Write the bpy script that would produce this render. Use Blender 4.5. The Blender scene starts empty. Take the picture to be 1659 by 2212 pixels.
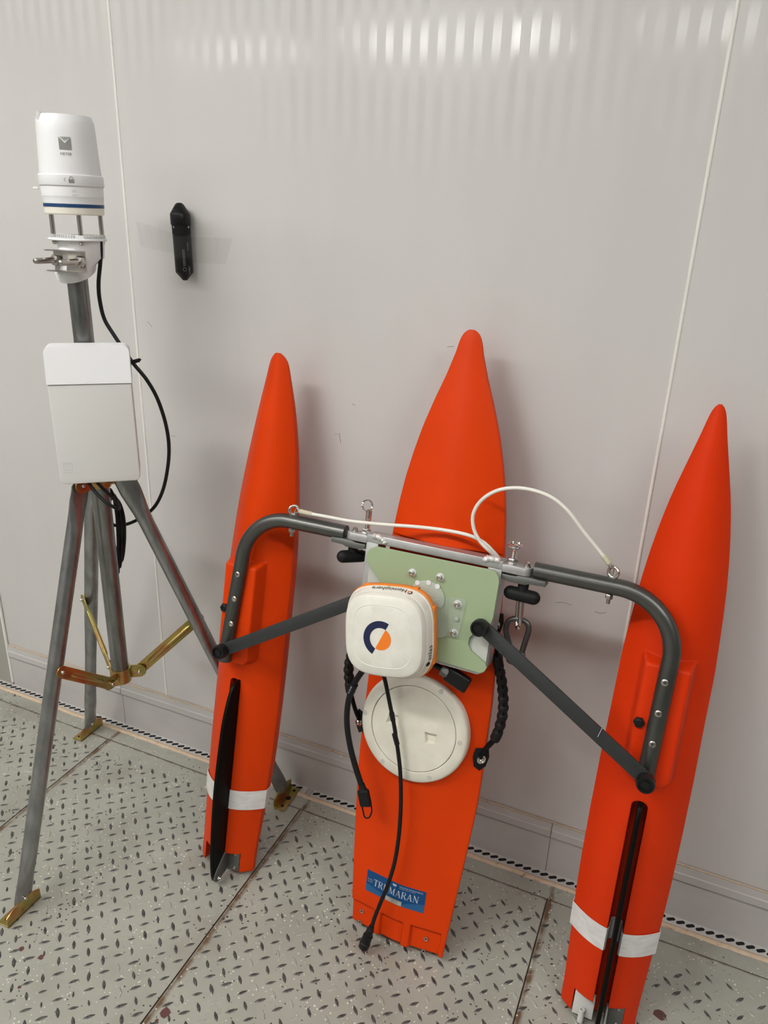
import bpy, bmesh, math, random
from mathutils import Vector, Matrix
random.seed(7)
S = bpy.context.scene
COL = S.collection
pi = math.pi
V3 = Vector

# ------------------------------------------------------------------ camera
FPX, CX, CY = 1615.0, 829.5, 1106.0
def _n(v): return V3(v).normalized()
_down = _n((-157, 4091, FPX))
_yd = V3((750.5, -615, FPX)).normalized()
_yd = (_yd - _down * _yd.dot(_down)).normalized()
_zu = -_down
_xr = _yd.cross(_zu)
CAM = V3((0, -1.3734, 1.4))
def c2w(c): return V3((_xr.dot(c), _yd.dot(c), _zu.dot(c)))
cam_d = bpy.data.cameras.new('camera'); cam = bpy.data.objects.new('camera', cam_d); COL.objects.link(cam)
r_, u_, b_ = c2w(V3((1, 0, 0))), c2w(V3((0, -1, 0))), c2w(V3((0, 0, -1)))
cam.matrix_world = Matrix(((r_.x, u_.x, b_.x, CAM.x), (r_.y, u_.y, b_.y, CAM.y), (r_.z, u_.z, b_.z, CAM.z), (0, 0, 0, 1)))
cam_d.sensor_fit = 'VERTICAL'; cam_d.sensor_height = 36.0; cam_d.lens = 36.0 * FPX / 2212
cam_d.clip_start = 0.02
S.camera = cam
# ------------------------------------------------------------------ view, world, light levels
S.view_settings.view_transform = 'Standard'; S.view_settings.look = 'None'
S.view_settings.gamma = 1.0; S.view_settings.exposure = 0.27
LAMP = 50.0
wd = bpy.data.worlds.new('world'); S.world = wd; wd.use_nodes = True
wd.node_tree.nodes['Background'].inputs[0].default_value = (0.9, 0.93, 1, 1)
wd.node_tree.nodes['Background'].inputs[1].default_value = 0.06
# (x, y, length along x, depth along y, relative strength)
LAMPS = [(-3.0, -1.6, 1.2, .16, .62), (-1.45, -1.6, 1.2, .16, .98), (.1, -1.6, 1.2, .16, .36), (1.65, -1.6, 1.2, .16, .68), (-3.9, -4.35, 1.4, .7, .10), (-1.98, -4.35, 1.5, .75, .24), (-.30, -4.35, .9, .7, .11)]
CEIL = 2.6

# ------------------------------------------------------------------ pixel helpers: a photo pixel onto a real plane of the scene
def ray(px, py): return c2w(V3(((px - CX) / FPX, (py - CY) / FPX, 1)))
def at(px, py, y=None, z=None, x=None):
    r = ray(px, py)
    t = (y - CAM.y) / r.y if y is not None else ((z - CAM.z) / r.z if z is not None else (x - CAM.x) / r.x)
    return CAM + r * t
TH = math.radians(12.7)                       # lean of the boat against the wall
O = V3((0, -.338, .02)); A = V3((0, math.sin(TH), math.cos(TH))); N = V3((0, -math.cos(TH), math.sin(TH))); U = V3((1, 0, 0))
def W(u, v, w=0.0): return O + U * u + A * v + N * w
def hit(px, py, w=0.0):
    r = ray(px, py); t = (O + N * w - CAM).dot(N) / r.dot(N); P = CAM + r * t
    return (P.x, (P - O).dot(A))
def Wp(px, py, w=0.0): u, v = hit(px, py, w); return W(u, v, w)

# ------------------------------------------------------------------ materials
def mat(name, base, rough=.5, metal=0.0, **k):
    m = bpy.data.materials.new(name); m.use_nodes = True
    p = m.node_tree.nodes['Principled BSDF']
    p.inputs['Base Color'].default_value = (*base, 1); p.inputs['Roughness'].default_value = rough; p.inputs['Metallic'].default_value = metal
    for kk, v in k.items():
        if kk == 'spec': p.inputs['Specular IOR Level'].default_value = v
        if kk == 'trans': p.inputs['Transmission Weight'].default_value = v
        if kk == 'alpha': p.inputs['Alpha'].default_value = v
        if kk == 'coat': p.inputs['Coat Weight'].default_value = v
        if kk == 'ior': p.inputs['IOR'].default_value = v
        if kk == 'sss':
            p.inputs['Subsurface Weight'].default_value = v; p.inputs['Subsurface Radius'].default_value = (1, 1, .9); p.inputs['Subsurface Scale'].default_value = .006
    return m
def nd(m, t, **k):
    n = m.node_tree.nodes.new(t)
    for a, b in k.items():
        if a.startswith('i_'): n.inputs[int(a[2:])].default_value = b
        else: setattr(n, a, b)
    return n
def lk(m, a, b): m.node_tree.links.new(a, b)
def P(m): return m.node_tree.nodes['Principled BSDF']
def coords(m, which='Object', scale=None):
    t = nd(m, 'ShaderNodeTexCoord'); o = t.outputs[which]
    if scale:
        mp = nd(m, 'ShaderNodeMapping'); lk(m, o, mp.inputs[0]); mp.inputs['Scale'].default_value = scale; o = mp.outputs[0]
    return o
def noise(m, co, scale, detail=4, rough=.55):
    n = nd(m, 'ShaderNodeTexNoise'); lk(m, co, n.inputs['Vector']); n.inputs['Scale'].default_value = scale; n.inputs['Detail'].default_value = detail; n.inputs['Roughness'].default_value = rough
    return n.outputs['Fac']
def ramp(m, fac, stops):
    r = nd(m, 'ShaderNodeValToRGB'); lk(m, fac, r.inputs[0]); e = r.color_ramp.elements
    while len(e) < len(stops): e.new(.5)
    for el, (p, c) in zip(e, stops): el.position = p; el.color = (*c, 1) if len(c) == 3 else c
    return r.outputs[0]
def mixc(m, fac, a, b):
    x = nd(m, 'ShaderNodeMix', data_type='RGBA')
    for s, v in ((0, fac), (6, a), (7, b)):
        if hasattr(v, 'is_linked') or hasattr(v, 'links'): lk(m, v, x.inputs[s])
        else: x.inputs[s].default_value = (*v, 1) if isinstance(v, tuple) and len(v) == 3 else v
    return x.outputs[2]
def math_(m, op, a, b=None, c=None):
    x = nd(m, 'ShaderNodeMath', operation=op)
    for i, v in enumerate((a, b, c)):
        if v is None: continue
        if isinstance(v, (int, float)): x.inputs[i].default_value = v
        else: lk(m, v, x.inputs[i])
    return x.outputs[0]
def bump(m, h, dist=.001, strength=.5, extra=None):
    b = nd(m, 'ShaderNodeBump'); b.inputs['Strength'].default_value = strength; b.inputs['Distance'].default_value = dist
    lk(m, h, b.inputs['Height'])
    if extra: lk(m, extra, b.inputs['Normal'])
    lk(m, b.outputs[0], P(m).inputs['Normal'])
def soft_edges(m, r):
    b = nd(m, 'ShaderNodeBevel', samples=6); b.inputs['Radius'].default_value = r
    lk(m, b.outputs[0], P(m).inputs['Normal'])

M = {}
# painted sandwich panel with fine vertical ribs: narrow bands polished smoother than the rest
m = M['wall'] = mat('panel_paint', (.60, .582, .568), .3)
co = coords(m); sx = nd(m, 'ShaderNodeSeparateXYZ'); lk(m, co, sx.inputs[0])
ph = math_(m, 'FRACT', math_(m, 'MULTIPLY', sx.outputs[0], 1 / .0318))
band = math_(m, 'LESS_THAN', ph, .46)
lowf = noise(m, coords(m, 'Object', (6, 6, .15)), 3.0, 2)
rr = math_(m, 'ADD', .27, math_(m, 'MULTIPLY', band, math_(m, 'SUBTRACT', math_(m, 'MULTIPLY', lowf, .20), .27)))
lk(m, rr, P(m).inputs['Roughness'])
wv = nd(m, 'ShaderNodeMath', operation='SINE'); lk(m, math_(m, 'MULTIPLY', sx.outputs[0], 2 * pi / .0318), wv.inputs[0])
bump(m, wv.outputs[0], .0001, .04)
dz = ramp(m, noise(m, coords(m, 'Object', (1, 1, .25)), 5, 5), [(.35, (.61, .593, .580)), (.75, (.575, .557, .545))])
lk(m, dz, P(m).inputs['Base Color'])
m = M['wall_dark'] = mat('end_panel_paint', (.36, .35, .31), .45)
M['plain_wall'] = mat('plain_wall_paint', (.34, .335, .325), .6)
M['ceiling'] = mat('ceiling_paint', (.55, .55, .54), .7)
m = M['base'] = mat('skirting_aluminium', (.52, .505, .485), .34, .0)
f = noise(m, coords(m, 'Object', (1, 1, 2.5)), 5, 5)
lk(m, ramp(m, f, [(.3, (.55, .53, .515)), (.75, (.47, .452, .435))]), P(m).inputs['Base Color'])
M['caulk'] = mat('white_joint_sealant', (.80, .775, .735), .5)
m = M['tan'] = mat('tan_sealant', (.60, .46, .32), .55)
lk(m, ramp(m, noise(m, coords(m), 60, 4), [(.35, (.62, .49, .35)), (.6, (.56, .42, .29)), (.72, (.30, .17, .09))]), P(m).inputs['Base Color'])
M['black_hole'] = mat('dark_void', (.006, .006, .006), .9)
# floor paint
m = M['floor'] = mat('floor_paint', (.34, .345, .30), .34)
co = coords(m)
base = ramp(m, noise(m, co, 7, 5), [(.3, (.375, .375, .325)), (.55, (.335, .335, .29)), (.78, (.27, .255, .215))])
sxf = nd(m, 'ShaderNodeSeparateXYZ'); lk(m, co, sxf.inputs[0])
rust = None
for xs in (-1.3587, -.7393, -.1115):
    d = math_(m, 'ABSOLUTE', math_(m, 'SUBTRACT', sxf.outputs[0], xs + .006))
    d = math_(m, 'SUBTRACT', 1, math_(m, 'MULTIPLY', d, 1 / .019)); rust = d if rust is None else math_(m, 'MAXIMUM', rust, d)
d = math_(m, 'SUBTRACT', 1, math_(m, 'MULTIPLY', math_(m, 'ABSOLUTE', math_(m, 'ADD', sxf.outputs[1], .079)), 1 / .012)); 
rust = math_(m, 'MAXIMUM', rust, math_(m, 'MULTIPLY', d, .8))
rust = math_(m, 'MULTIPLY', rust, math_(m, 'MULTIPLY', noise(m, co, 26, 5), 1.9))
rf = ramp(m, rust, [(.50, (0, 0, 0)), (1.05, (1, 1, 1))])
c1 = mixc(m, rf, base, (.13, .075, .04))
vor = nd(m, 'ShaderNodeTexVoronoi'); lk(m, co, vor.inputs['Vector']); vor.inputs['Scale'].default_value = 95
n2 = noise(m, co, 11, 3)
spot = math_(m, 'LESS_THAN', math_(m, 'ADD', vor.outputs['Distance'], math_(m, 'MULTIPLY', n2, .42)), .345)
c2 = mixc(m, spot, c1, (.66, .64, .54))
vor2 = nd(m, 'ShaderNodeTexVoronoi'); lk(m, coords(m, 'Object', (1, 1.3, 1)), vor2.inputs['Vector']); vor2.inputs['Scale'].default_value = 70
n3 = noise(m, co, 9, 3)
spot2 = math_(m, 'LESS_THAN', math_(m, 'ADD', vor2.outputs['Distance'], math_(m, 'MULTIPLY', n3, .6)), .40)
c3 = mixc(m, spot2, c2, (.055, .05, .045))
lk(m, c3, P(m).inputs['Base Color'])
lk(m, ramp(m, noise(m, co, 14, 4), [(.3, (.24, .24, .24)), (.7, (.44, .44, .44))]), P(m).inputs['Roughness'])
bump(m, noise(m, co, 90, 4), .001, .25)
m = M['tread'] = mat('worn_tread_steel', (.10, .098, .095), .38, .55)
lk(m, ramp(m, noise(m, coords(m), 160, 3), [(.3, (.06, .056, .052)), (.7, (.17, .165, .16))]), P(m).inputs['Base Color'])
M['rust'] = mat('rust_line', (.045, .026, .016), .8)
M['redchip'] = mat('red_primer_chip', (.11, .04, .035), .6)

def orange(name, k=1.0):
    m = mat(name, (.84 * k, .072 * k, .004), .40, 0, spec=.13)
    f = noise(m, coords(m, 'Object'), 5, 3)
    lk(m, ramp(m, f, [(.3, (.68, .048, .0018)), (.7, (.62, .042, .0018))]), P(m).inputs['Base Color'])
    bv = nd(m, 'ShaderNodeBevel', samples=6); bv.inputs['Radius'].default_value = .003
    b = nd(m, 'ShaderNodeBump'); b.inputs['Strength'].default_value = .06; b.inputs['Distance'].default_value = .001
    lk(m, noise(m, coords(m), 700, 2), b.inputs['Height']); lk(m, bv.outputs[0], b.inputs['Normal']); lk(m, b.outputs[0], P(m).inputs['Normal'])
    return m
M['orange'] = orange('orange_polyethylene')
m = M['orange_red'] = orange('red_orange_polyethylene')
for n in m.node_tree.nodes:
    if n.type == 'VALTORGB': n.color_ramp.elements[0].color = (.68, .038, .0035, 1); n.color_ramp.elements[1].color = (.62, .031, .003, 1)
m = M['tape'] = mat('white_reflective_tape', (.74, .72, .70), .45)
lk(m, ramp(m, noise(m, coords(m, 'Object', (1, 1, 3)), 40, 4), [(.35, (.76, .745, .73)), (.75, (.60, .58, .57))]), P(m).inputs['Base Color'])
M['black'] = mat('black_plastic', (.008, .008, .009), .36, spec=.3)
M['rubber'] = mat('black_rubber', (.009, .0095, .010), .55, spec=.22)
M['webbing'] = mat('black_webbing', (.006, .006, .0065), .9, spec=.1)
M['fin'] = mat('black_fin_plastic', (.004, .0036, .003), .42, spec=.10)
m = M['tube'] = mat('grey_anodised_tube', (.105, .107, .10), .36, .85)
lk(m, ramp(m, noise(m, coords(m), 12, 4), [(.3, (.13, .132, .124)), (.7, (.10, .10, .096))]), P(m).inputs['Base Color'])
M['strut'] = mat('dark_grey_anodised_bar', (.036, .039, .039), .5, .3)
m = M['alu'] = mat('bare_aluminium', (.50, .50, .495), .42, .7)
lk(m, ramp(m, noise(m, coords(m), 18, 4), [(.3, (.56, .56, .555)), (.75, (.42, .42, .415))]), P(m).inputs['Base Color'])
soft_edges(m, .0015)
M['alu_dark'] = mat('grey_anodised_bracket', (.15, .152, .143), .45, .6); soft_edges(M['alu_dark'], .0015)
M['weld'] = mat('bright_weld', (.86, .85, .84), .35, .5)
M['backing'] = mat('pale_backing_plate', (.50, .515, .48), .5)
m = M['green'] = mat('pale_green_laminate', (.33, .415, .25), .38, 0, sss=.12)
soft_edges(m, .0012)
M['chrome'] = mat('polished_steel', (.72, .70, .68), .14, 1)
M['steel'] = mat('stainless_steel', (.50, .47, .44), .28, 1)
m = M['galv'] = mat('galvanised_steel', (.33, .335, .335), .30, .9)
lk(m, ramp(m, noise(m, coords(m, 'Object', (1, 1, .4)), 40, 5), [(.3, (.40, .405, .405)), (.7, (.24, .245, .245))]), P(m).inputs['Base Color'])
m = M['mast'] = mat('weathered_galvanised_steel', (.3, .3, .3), .33, .9)
lk(m, ramp(m, noise(m, coords(m, 'Object', (1, 1, .2)), 50, 6), [(.3, (.34, .345, .34)), (.7, (.14, .145, .145))]), P(m).inputs['Base Color'])
m = M['zinc'] = mat('yellow_passivated_zinc', (.45, .33, .10), .30, .9)
lk(m, ramp(m, noise(m, coords(m), 22, 3, .4), [(.3, (.33, .33, .10)), (.5, (.52, .38, .13)), (.68, (.46, .20, .09))]), P(m).inputs['Base Color'])
M['white'] = mat('white_plastic', (.77, .77, .785), .45); soft_edges(M['white'], .0015)
M['white2'] = mat('warm_white_plastic', (.66, .65, .63), .5); soft_edges(M['white2'], .0015)
M['translucent'] = mat('milky_translucent_plastic', (.80, .77, .69), .4, 0, sss=.6)
M['navy'] = mat('navy_band', (.006, .045, .14), .4)
M['greyprint'] = mat('grey_print', (.23, .235, .22), .5)
M['palegrey'] = mat('pale_grey_relief', (.60, .60, .60), .5)
m = M['ivory'] = mat('ivory_plastic', (.73, .70, .60), .38)
lk(m, ramp(m, noise(m, coords(m), 30, 5), [(.35, (.745, .715, .62)), (.75, (.66, .625, .53))]), P(m).inputs['Base Color'])
M['radome'] = mat('radome_plastic', (.72, .705, .63), .42)
m = M['radome']; lk(m, ramp(m, noise(m, coords(m), 35, 5), [(.35, (.76, .745, .675)), (.75, (.68, .66, .585))]), P(m).inputs['Base Color'])
M['rim'] = mat('orange_rim_plastic', (.80, .22, .018), .42)
M['ink_navy'] = mat('navy_ink', (.004, .010, .055), .45)
M['ink_orange'] = mat('orange_ink', (.86, .20, .012), .45)
M['ink_black'] = mat('black_ink', (.012, .012, .014), .5)
M['cable_white'] = mat('white_coated_wire', (.78, .76, .70), .4)
M['ferrule'] = mat('yellowed_wrap', (.55, .52, .38), .45)

M['frost'] = mat('frosted_plate', (.43, .47, .40), .35, 0, sss=.2)
M['sticker'] = mat('blue_sticker', (.005, .062, .19), .4, spec=.25)
M['sticker2'] = mat('lighter_blue_sticker', (.022, .105, .25), .4, spec=.25)
M['ink_white'] = mat('white_ink', (.50, .54, .58), .5)
M['tag'] = mat('pale_tag', (.40, .395, .34), .5)
M['greyscuff'] = mat('brown_scuff', (.22, .19, .16), .7)
M['sidegrey'] = mat('grey_screw_cap', (.50, .49, .45), .45)
# clear adhesive tape
m = bpy.data.materials.new('clear_tape'); m.use_nodes = True; nt = m.node_tree; nt.nodes.clear()
o_ = nt.nodes.new('ShaderNodeOutputMaterial'); mx = nt.nodes.new('ShaderNodeMixShader'); tr = nt.nodes.new('ShaderNodeBsdfTransparent'); gl = nt.nodes.new('ShaderNodeBsdfPrincipled')
gl.inputs['Base Color'].default_value = (.66, .64, .61, 1); gl.inputs['Roughness'].default_value = .12
tc = nt.nodes.new('ShaderNodeTexCoord'); nz = nt.nodes.new('ShaderNodeTexNoise'); nz.inputs['Scale'].default_value = 70
nt.links.new(tc.outputs['Object'], nz.inputs['Vector']); bm_ = nt.nodes.new('ShaderNodeBump'); bm_.inputs['Strength'].default_value = .5; bm_.inputs['Distance'].default_value = .002
nt.links.new(nz.outputs['Fac'], bm_.inputs['Height']); nt.links.new(bm_.outputs[0], gl.inputs['Normal'])
mx.inputs[0].default_value = .07; nt.links.new(tr.outputs[0], mx.inputs[1]); nt.links.new(gl.outputs[0], mx.inputs[2]); nt.links.new(mx.outputs[0], o_.inputs[0])
M['clear_tape'] = m
k_ = m.copy(); k_.name = 'clear_tape_thin'; M['clear_tape_thin'] = k_; k_.node_tree.nodes[1].inputs[0].default_value = .035
m = m.copy(); m.name = 'clear_acrylic'; M['clear'] = m
for n in m.node_tree.nodes:
    if n.type == 'MIX_SHADER': n.inputs[0].default_value = .17
    if n.type == 'BUMP': n.inputs['Strength'].default_value = .02
    if n.type == 'BSDF_PRINCIPLED': n.inputs['Base Color'].default_value = (.62, .68, .62, 1); n.inputs['Roughness'].default_value = .06
def emit(name, col, s):
    m = mat(name, (.8, .8, .8)); P(m).inputs['Emission Color'].default_value = (*col, 1); P(m).inputs['Emission Strength'].default_value = s; return m

# ------------------------------------------------------------------ mesh helpers (all in world coordinates)
def BM(): return bmesh.new()
def frame_z(z):
    z = V3(z).normalized(); x = z.orthogonal().normalized(); y = z.cross(x); return x, y, z
def cyl(b, p0, p1, r0, r1=None, seg=24, caps=True):
    p0, p1 = V3(p0), V3(p1); r1 = r0 if r1 is None else r1; x, y, z = frame_z(p1 - p0)
    a = [b.verts.new(p0 + (x * math.cos(2 * pi * i / seg) + y * math.sin(2 * pi * i / seg)) * r0) for i in range(seg)]
    c = [b.verts.new(p1 + (x * math.cos(2 * pi * i / seg) + y * math.sin(2 * pi * i / seg)) * r1) for i in range(seg)]
    for i in range(seg): b.faces.new((a[i], a[(i + 1) % seg], c[(i + 1) % seg], c[i]))
    if caps: b.faces.new(a[::-1]); b.faces.new(c)
    return b
def lathe(b, prof, o, axis, seg=40, x=None):
    o = V3(o); X, Y, Z = frame_z(axis)
    if x is not None: X = V3(x).normalized(); Y = Z.cross(X)
    rings = []
    for r, h in prof:
        if r < 1e-6: rings.append([b.verts.new(o + Z * h)])
        else: rings.append([b.verts.new(o + Z * h + (X * math.cos(2 * pi * i / seg) + Y * math.sin(2 * pi * i / seg)) * r) for i in range(seg)])
    for q, s in zip(rings, rings[1:]):
        for i in range(seg):
            j = (i + 1) % seg
            if len(q) == 1 and len(s) == 1: continue
            if len(q) == 1: b.faces.new((q[0], s[j], s[i]))
            elif len(s) == 1: b.faces.new((q[i], q[j], s[0]))
            else: b.faces.new((q[i], q[j], s[j], s[i]))
    return b
def box(b, o, ex, ey, ez, bev=0):
    """o = corner, ex/ey/ez = edge vectors"""
    o, ex, ey, ez = V3(o), V3(ex), V3(ey), V3(ez)
    vs = [b.verts.new(o + ex * i + ey * j + ez * k) for i in (0, 1) for j in (0, 1) for k in (0, 1)]
    fs = [b.faces.new([vs[i] for i in q]) for q in ((0, 1, 3, 2), (4, 6, 7, 5), (0, 4, 5, 1), (2, 3, 7, 6), (0, 2, 6, 4), (1, 5, 7, 3))]
    bmesh.ops.recalc_face_normals(b, faces=fs)
    if bev: bmesh.ops.bevel(b, geom=list({e for f in fs for e in f.edges}), offset=bev, segments=3, profile=.5, affect='EDGES')
    return b
def lbox(b, u0, u1, v0, v1, w0, w1, bev=0): return box(b, W(u0, v0, w0), U * (u1 - u0), A * (v1 - v0), N * (w1 - w0), bev)
def prism(b, pts, h, bev=0, seg=2):
    """pts: closed polygon of world points; h: extrusion vector"""
    h = V3(h); a = [b.verts.new(V3(p)) for p in pts]; c = [b.verts.new(V3(p) + h) for p in pts]; n = len(pts)
    fs = [b.faces.new(a[::-1]), b.faces.new(c)] + [b.faces.new((a[i], a[(i + 1) % n], c[(i + 1) % n], c[i])) for i in range(n)]
    bmesh.ops.recalc_face_normals(b, faces=fs)
    if bev:
        bmesh.ops.bevel(b, geom=list(fs[1].edges) + list(fs[0].edges), offset=bev, segments=seg, profile=.5, affect='EDGES')
    return b
def tube(b, pts, r, seg=14, closed=False, caps=True, flat=None, up=None):
    pts = [V3(p) for p in pts]; n = len(pts); R = r if isinstance(r, (list, tuple)) else [r] * n
    T = [((pts[(i + 1) % n] - pts[i - 1]) if closed else (pts[min(i + 1, n - 1)] - pts[max(i - 1, 0)])).normalized() for i in range(n)]
    x = V3(up) if up is not None else T[0].orthogonal()
    x = (x - T[0] * x.dot(T[0])).normalized(); rings = []
    for i in range(n):
        x = (x - T[i] * x.dot(T[i])).normalized(); y = T[i].cross(x); fx = flat[i] if flat else (1, 1)
        rings.append([b.verts.new(pts[i] + x * math.cos(2 * pi * k / seg) * R[i] * fx[0] + y * math.sin(2 * pi * k / seg) * R[i] * fx[1]) for k in range(seg)])
    for i in range(n if closed else n - 1):
        q, s = rings[i], rings[(i + 1) % n]
        for k in range(seg): b.faces.new((q[k], q[(k + 1) % seg], s[(k + 1) % seg], s[k]))
    if caps and not closed: b.faces.new(rings[0][::-1]); b.faces.new(rings[-1])
    return b
def smooth(pts, k=8):
    pts = [V3(p) for p in pts]; out = []; n = len(pts)
    for i in range(n - 1):
        p0, p1, p2, p3 = pts[max(i - 1, 0)], pts[i], pts[i + 1], pts[min(i + 2, n - 1)]
        for j in range(k):
            t = j / k; out.append(.5 * ((2 * p1) + (p2 - p0) * t + (2 * p0 - 5 * p1 + 4 * p2 - p3) * t * t + (3 * p1 - p0 - 3 * p2 + p3) * t ** 3))
    return out + [pts[-1]]
def capsule(b, p0, p1, r, seg=20):
    p0, p1 = V3(p0), V3(p1); L = (p1 - p0).length; pr = [(r * math.sin(t * pi / 12), -r * math.cos(t * pi / 12)) for t in range(7)]
    pr += [(r * math.cos(t * pi / 12), L + r * math.sin(t * pi / 12)) for t in range(7)]
    pr[0] = (0, -r); pr[-1] = (0, L + r)
    return lathe(b, pr, p0, p1 - p0, seg)
def torus(b, o, axis, R, r, seg=32, s2=12, squash=1):
    x, y, z = frame_z(axis)
    return tube(b, [V3(o) + (x * math.cos(2 * pi * i / seg) + y * math.sin(2 * pi * i / seg) * squash) * R for i in range(seg)], r, s2, closed=True)
def hexnut(b, o, axis, r, h, rot=0):
    X, Y, Z = frame_z(axis)
    return prism(b, [V3(o) + (X * math.cos(rot + i * pi / 3) + Y * math.sin(rot + i * pi / 3)) * r for i in range(6)], Z * h, r * .12)
def finish(name, b, mats, parent=None, ang=38, loc=None, flatshade=False):
    bmesh.ops.recalc_face_normals(b, faces=b.faces[:])
    me = bpy.data.meshes.new(name)
    c = V3(loc) if loc is not None else None
    if c is None:
        xs = [v.co for v in b.verts]; c = V3([(min(p[i] for p in xs) + max(p[i] for p in xs)) / 2 for i in range(3)])
    for v in b.verts: v.co -= c
    b.to_mesh(me); b.free()
    for mm in (mats if isinstance(mats, (list, tuple)) else [mats]): me.materials.append(M[mm] if isinstance(mm, str) else mm)
    if not flatshade:
        for p in me.polygons: p.use_smooth = True
        me.set_sharp_from_angle(angle=math.radians(ang))
    o = bpy.data.objects.new(name, me); COL.objects.link(o)
    put(o, c, parent); return o
WL = {}
def put(o, c, parent):
    WL[o.name] = V3(c)
    if parent: o.parent = parent; o.location = V3(c) - WL[parent.name]
    else: o.location = c
def tag(o, label, cat, group=None):
    o['label'] = label; o['category'] = cat
    if group: o['group'] = group
    return o
def thing(name, loc, label, cat, group=None):
    o = bpy.data.objects.new(name, None); o.empty_display_size = .05; COL.objects.link(o); put(o, V3(loc), None); return tag(o, label, cat, group)
def struct(o, label=None, cat=None):
    o['kind'] = 'structure'
    if label: o['label'] = label; o['category'] = cat
    return o
def setmat(b, faces, i):
    for f in faces: f.material_index = i
def text(b, s, size, fn, ext=0, shear=0, mi=0, width=None):
    """letters laid out by fn(x, y) -> world point; x centred, y from the baseline"""
    cu = bpy.data.curves.new('t', 'FONT'); cu.body = s; cu.size = size; cu.align_x = 'CENTER'; cu.shear = shear; cu.resolution_u = 3
    o = bpy.data.objects.new('t', cu); COL.objects.link(o)
    me = bpy.data.meshes.new_from_object(o.evaluated_get(bpy.context.evaluated_depsgraph_get()))
    xs = [v.co.x for v in me.vertices]; k = 1.0
    if width: k = width / (max(xs) - min(xs))
    vs = [b.verts.new(fn(v.co.x * k, v.co.y)) for v in me.vertices]
    for p in me.polygons:
        try: f = b.faces.new([vs[i] for i in p.vertices]); f.material_index = mi
        except ValueError: pass
    bpy.data.objects.remove(o); bpy.data.curves.remove(cu); bpy.data.meshes.remove(me)
def poly(b, pts, mi=0):
    f = b.faces.new([b.verts.new(V3(p)) for p in pts]); f.material_index = mi; return f
def lerp(t, tab):
    if t <= tab[0][0]: return tab[0][1]
    for (a, x), (c, y) in zip(tab, tab[1:]):
        if t <= c: return x + (y - x) * (t - a) / (c - a)
    return tab[-1][1]

# ================================================================== THE ROOM
X0, X1, Y1 = -4.2, 4.2, -6.2
SE = (-1.2044, -.0491)                          # panel joints of the wall
b = BM()
xs = [-1.80, SE[0], SE[1], 1.106, 2.26, 3.4, X1]
for a, c in zip(xs, xs[1:]): box(b, (a, 0, 0), (c - a, 0, 0), (0, .08, 0), (0, 0, CEIL))
struct(finish('wall_front', b, 'wall', loc=(0, 0, 0)), 'pale grey sandwich panel wall behind the orange boat', 'wall')
for i, x in enumerate(SE):
    b = BM(); cyl(b, (x, .0008, .145), (x, .0008, CEIL), .0034, seg=10)
    struct(finish('trim_%d' % (i + 1), b, 'caulk'), ['white sealant joint in the wall left of the hanging black logger', 'white sealant joint in the wall behind the right hand hull'][i], 'joint')
b = BM(); box(b, (X0, -.004, .0), (-1.803 - X0, 0, 0), (0, .08, 0), (0, 0, CEIL))
struct(finish('wall_left_end', b, 'wall_dark', loc=(-1.9, 0, 0)), 'darker grey wall panel at the left edge beyond the corner bead', 'wall')
b = BM(); cyl(b, (-1.8025, -.004, .012), (-1.8025, -.004, CEIL), .0045, seg=10)
struct(finish('trim_3', b, 'caulk'), 'pale corner bead at the left edge of the grey wall', 'joint')
for nm, o, ex, ez in (('wall_left', (X0, 0, 0), (0, Y1, 0), None), ('wall_right', (X1, 0, 0), (0, Y1, 0), None), ('wall_back', (X0, Y1, 0), (X1 - X0, 0, 0), None)):
    b = BM(); nrm = V3((0, -.06, 0)) if nm == 'wall_back' else V3(((-.06 if nm == 'wall_left' else .06), 0, 0))
    box(b, o, ex, nrm, (0, 0, CEIL)); struct(finish(nm, b, 'plain_wall'), 'plain pale wall, ' + nm.split('_')[1] + ' side of the room', 'wall')
b = BM(); box(b, (X0 - .1, Y1 - .1, CEIL), (X1 - X0 + .2, 0, 0), (0, -Y1 + .2, 0), (0, 0, .05)); struct(finish('ceiling', b, 'ceiling'), 'flat white ceiling of the room', 'ceiling')
WALL = bpy.data.objects['wall_front']
for pts in ([(724, 939), (733, 936), (736, 957)], [(966, 749), (981, 748)], [(1199, 1302), (1216, 1301), (1235, 1307)], [(1284, 1321), (1296, 1325), (1309, 1323)], [(370, 941), (379, 943)], [(318, 694), (328, 706)], [(760, 872), (768, 876)]):
    b = BM(); tube(b, [at(x, y, y=-.0002) for x, y in pts], .0005, 5); finish('scuff_mark', b, 'greyscuff', WALL)
# skirting: shaped channel, two lengths with butt joints
def skirt(name, x0, x1, label):
    b = BM(); pr = [(0, .1450), (-.006, .1435), (-.0075, .128), (-.0100, .1265), (-.0105, .110), (-.0085, .1060), (-.0045, .1045), (-.0045, .0), (0, .0)]
    prism(b, [V3((x0, y, z)) for y, z in pr], (x1 - x0, 0, 0)); return struct(finish(name, b, 'base', ang=20), label, 'skirting')
JN = [-1.798, at(267, 1500, y=0).x, at(1190, 1806, y=0).x, 1.6, X1]
for i, (a, c) in enumerate(zip(JN, JN[1:])): skirt('baseboard_front_%d' % (i + 1), a + .0008, c - .0008, ['grey metal skirting length behind the tripod at the left corner', 'grey metal skirting length behind the left and middle hulls', 'grey metal skirting length at the right behind the right hull', 'grey metal skirting length further right'][i])
b = BM(); cyl(b, at(738, 1634, y=-.0105), at(738, 1634, y=-.0105) + V3((0, -.002, 0)), .0028, .002, 12); struct(finish('trim_4', b, 'white'), 'small white rivet in the grey metal skirting', 'rivet')
b = BM(); q = []; x = -1.8
while x < 1.2: q.append((x, random.gauss(0, .0005))); x += .02
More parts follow.
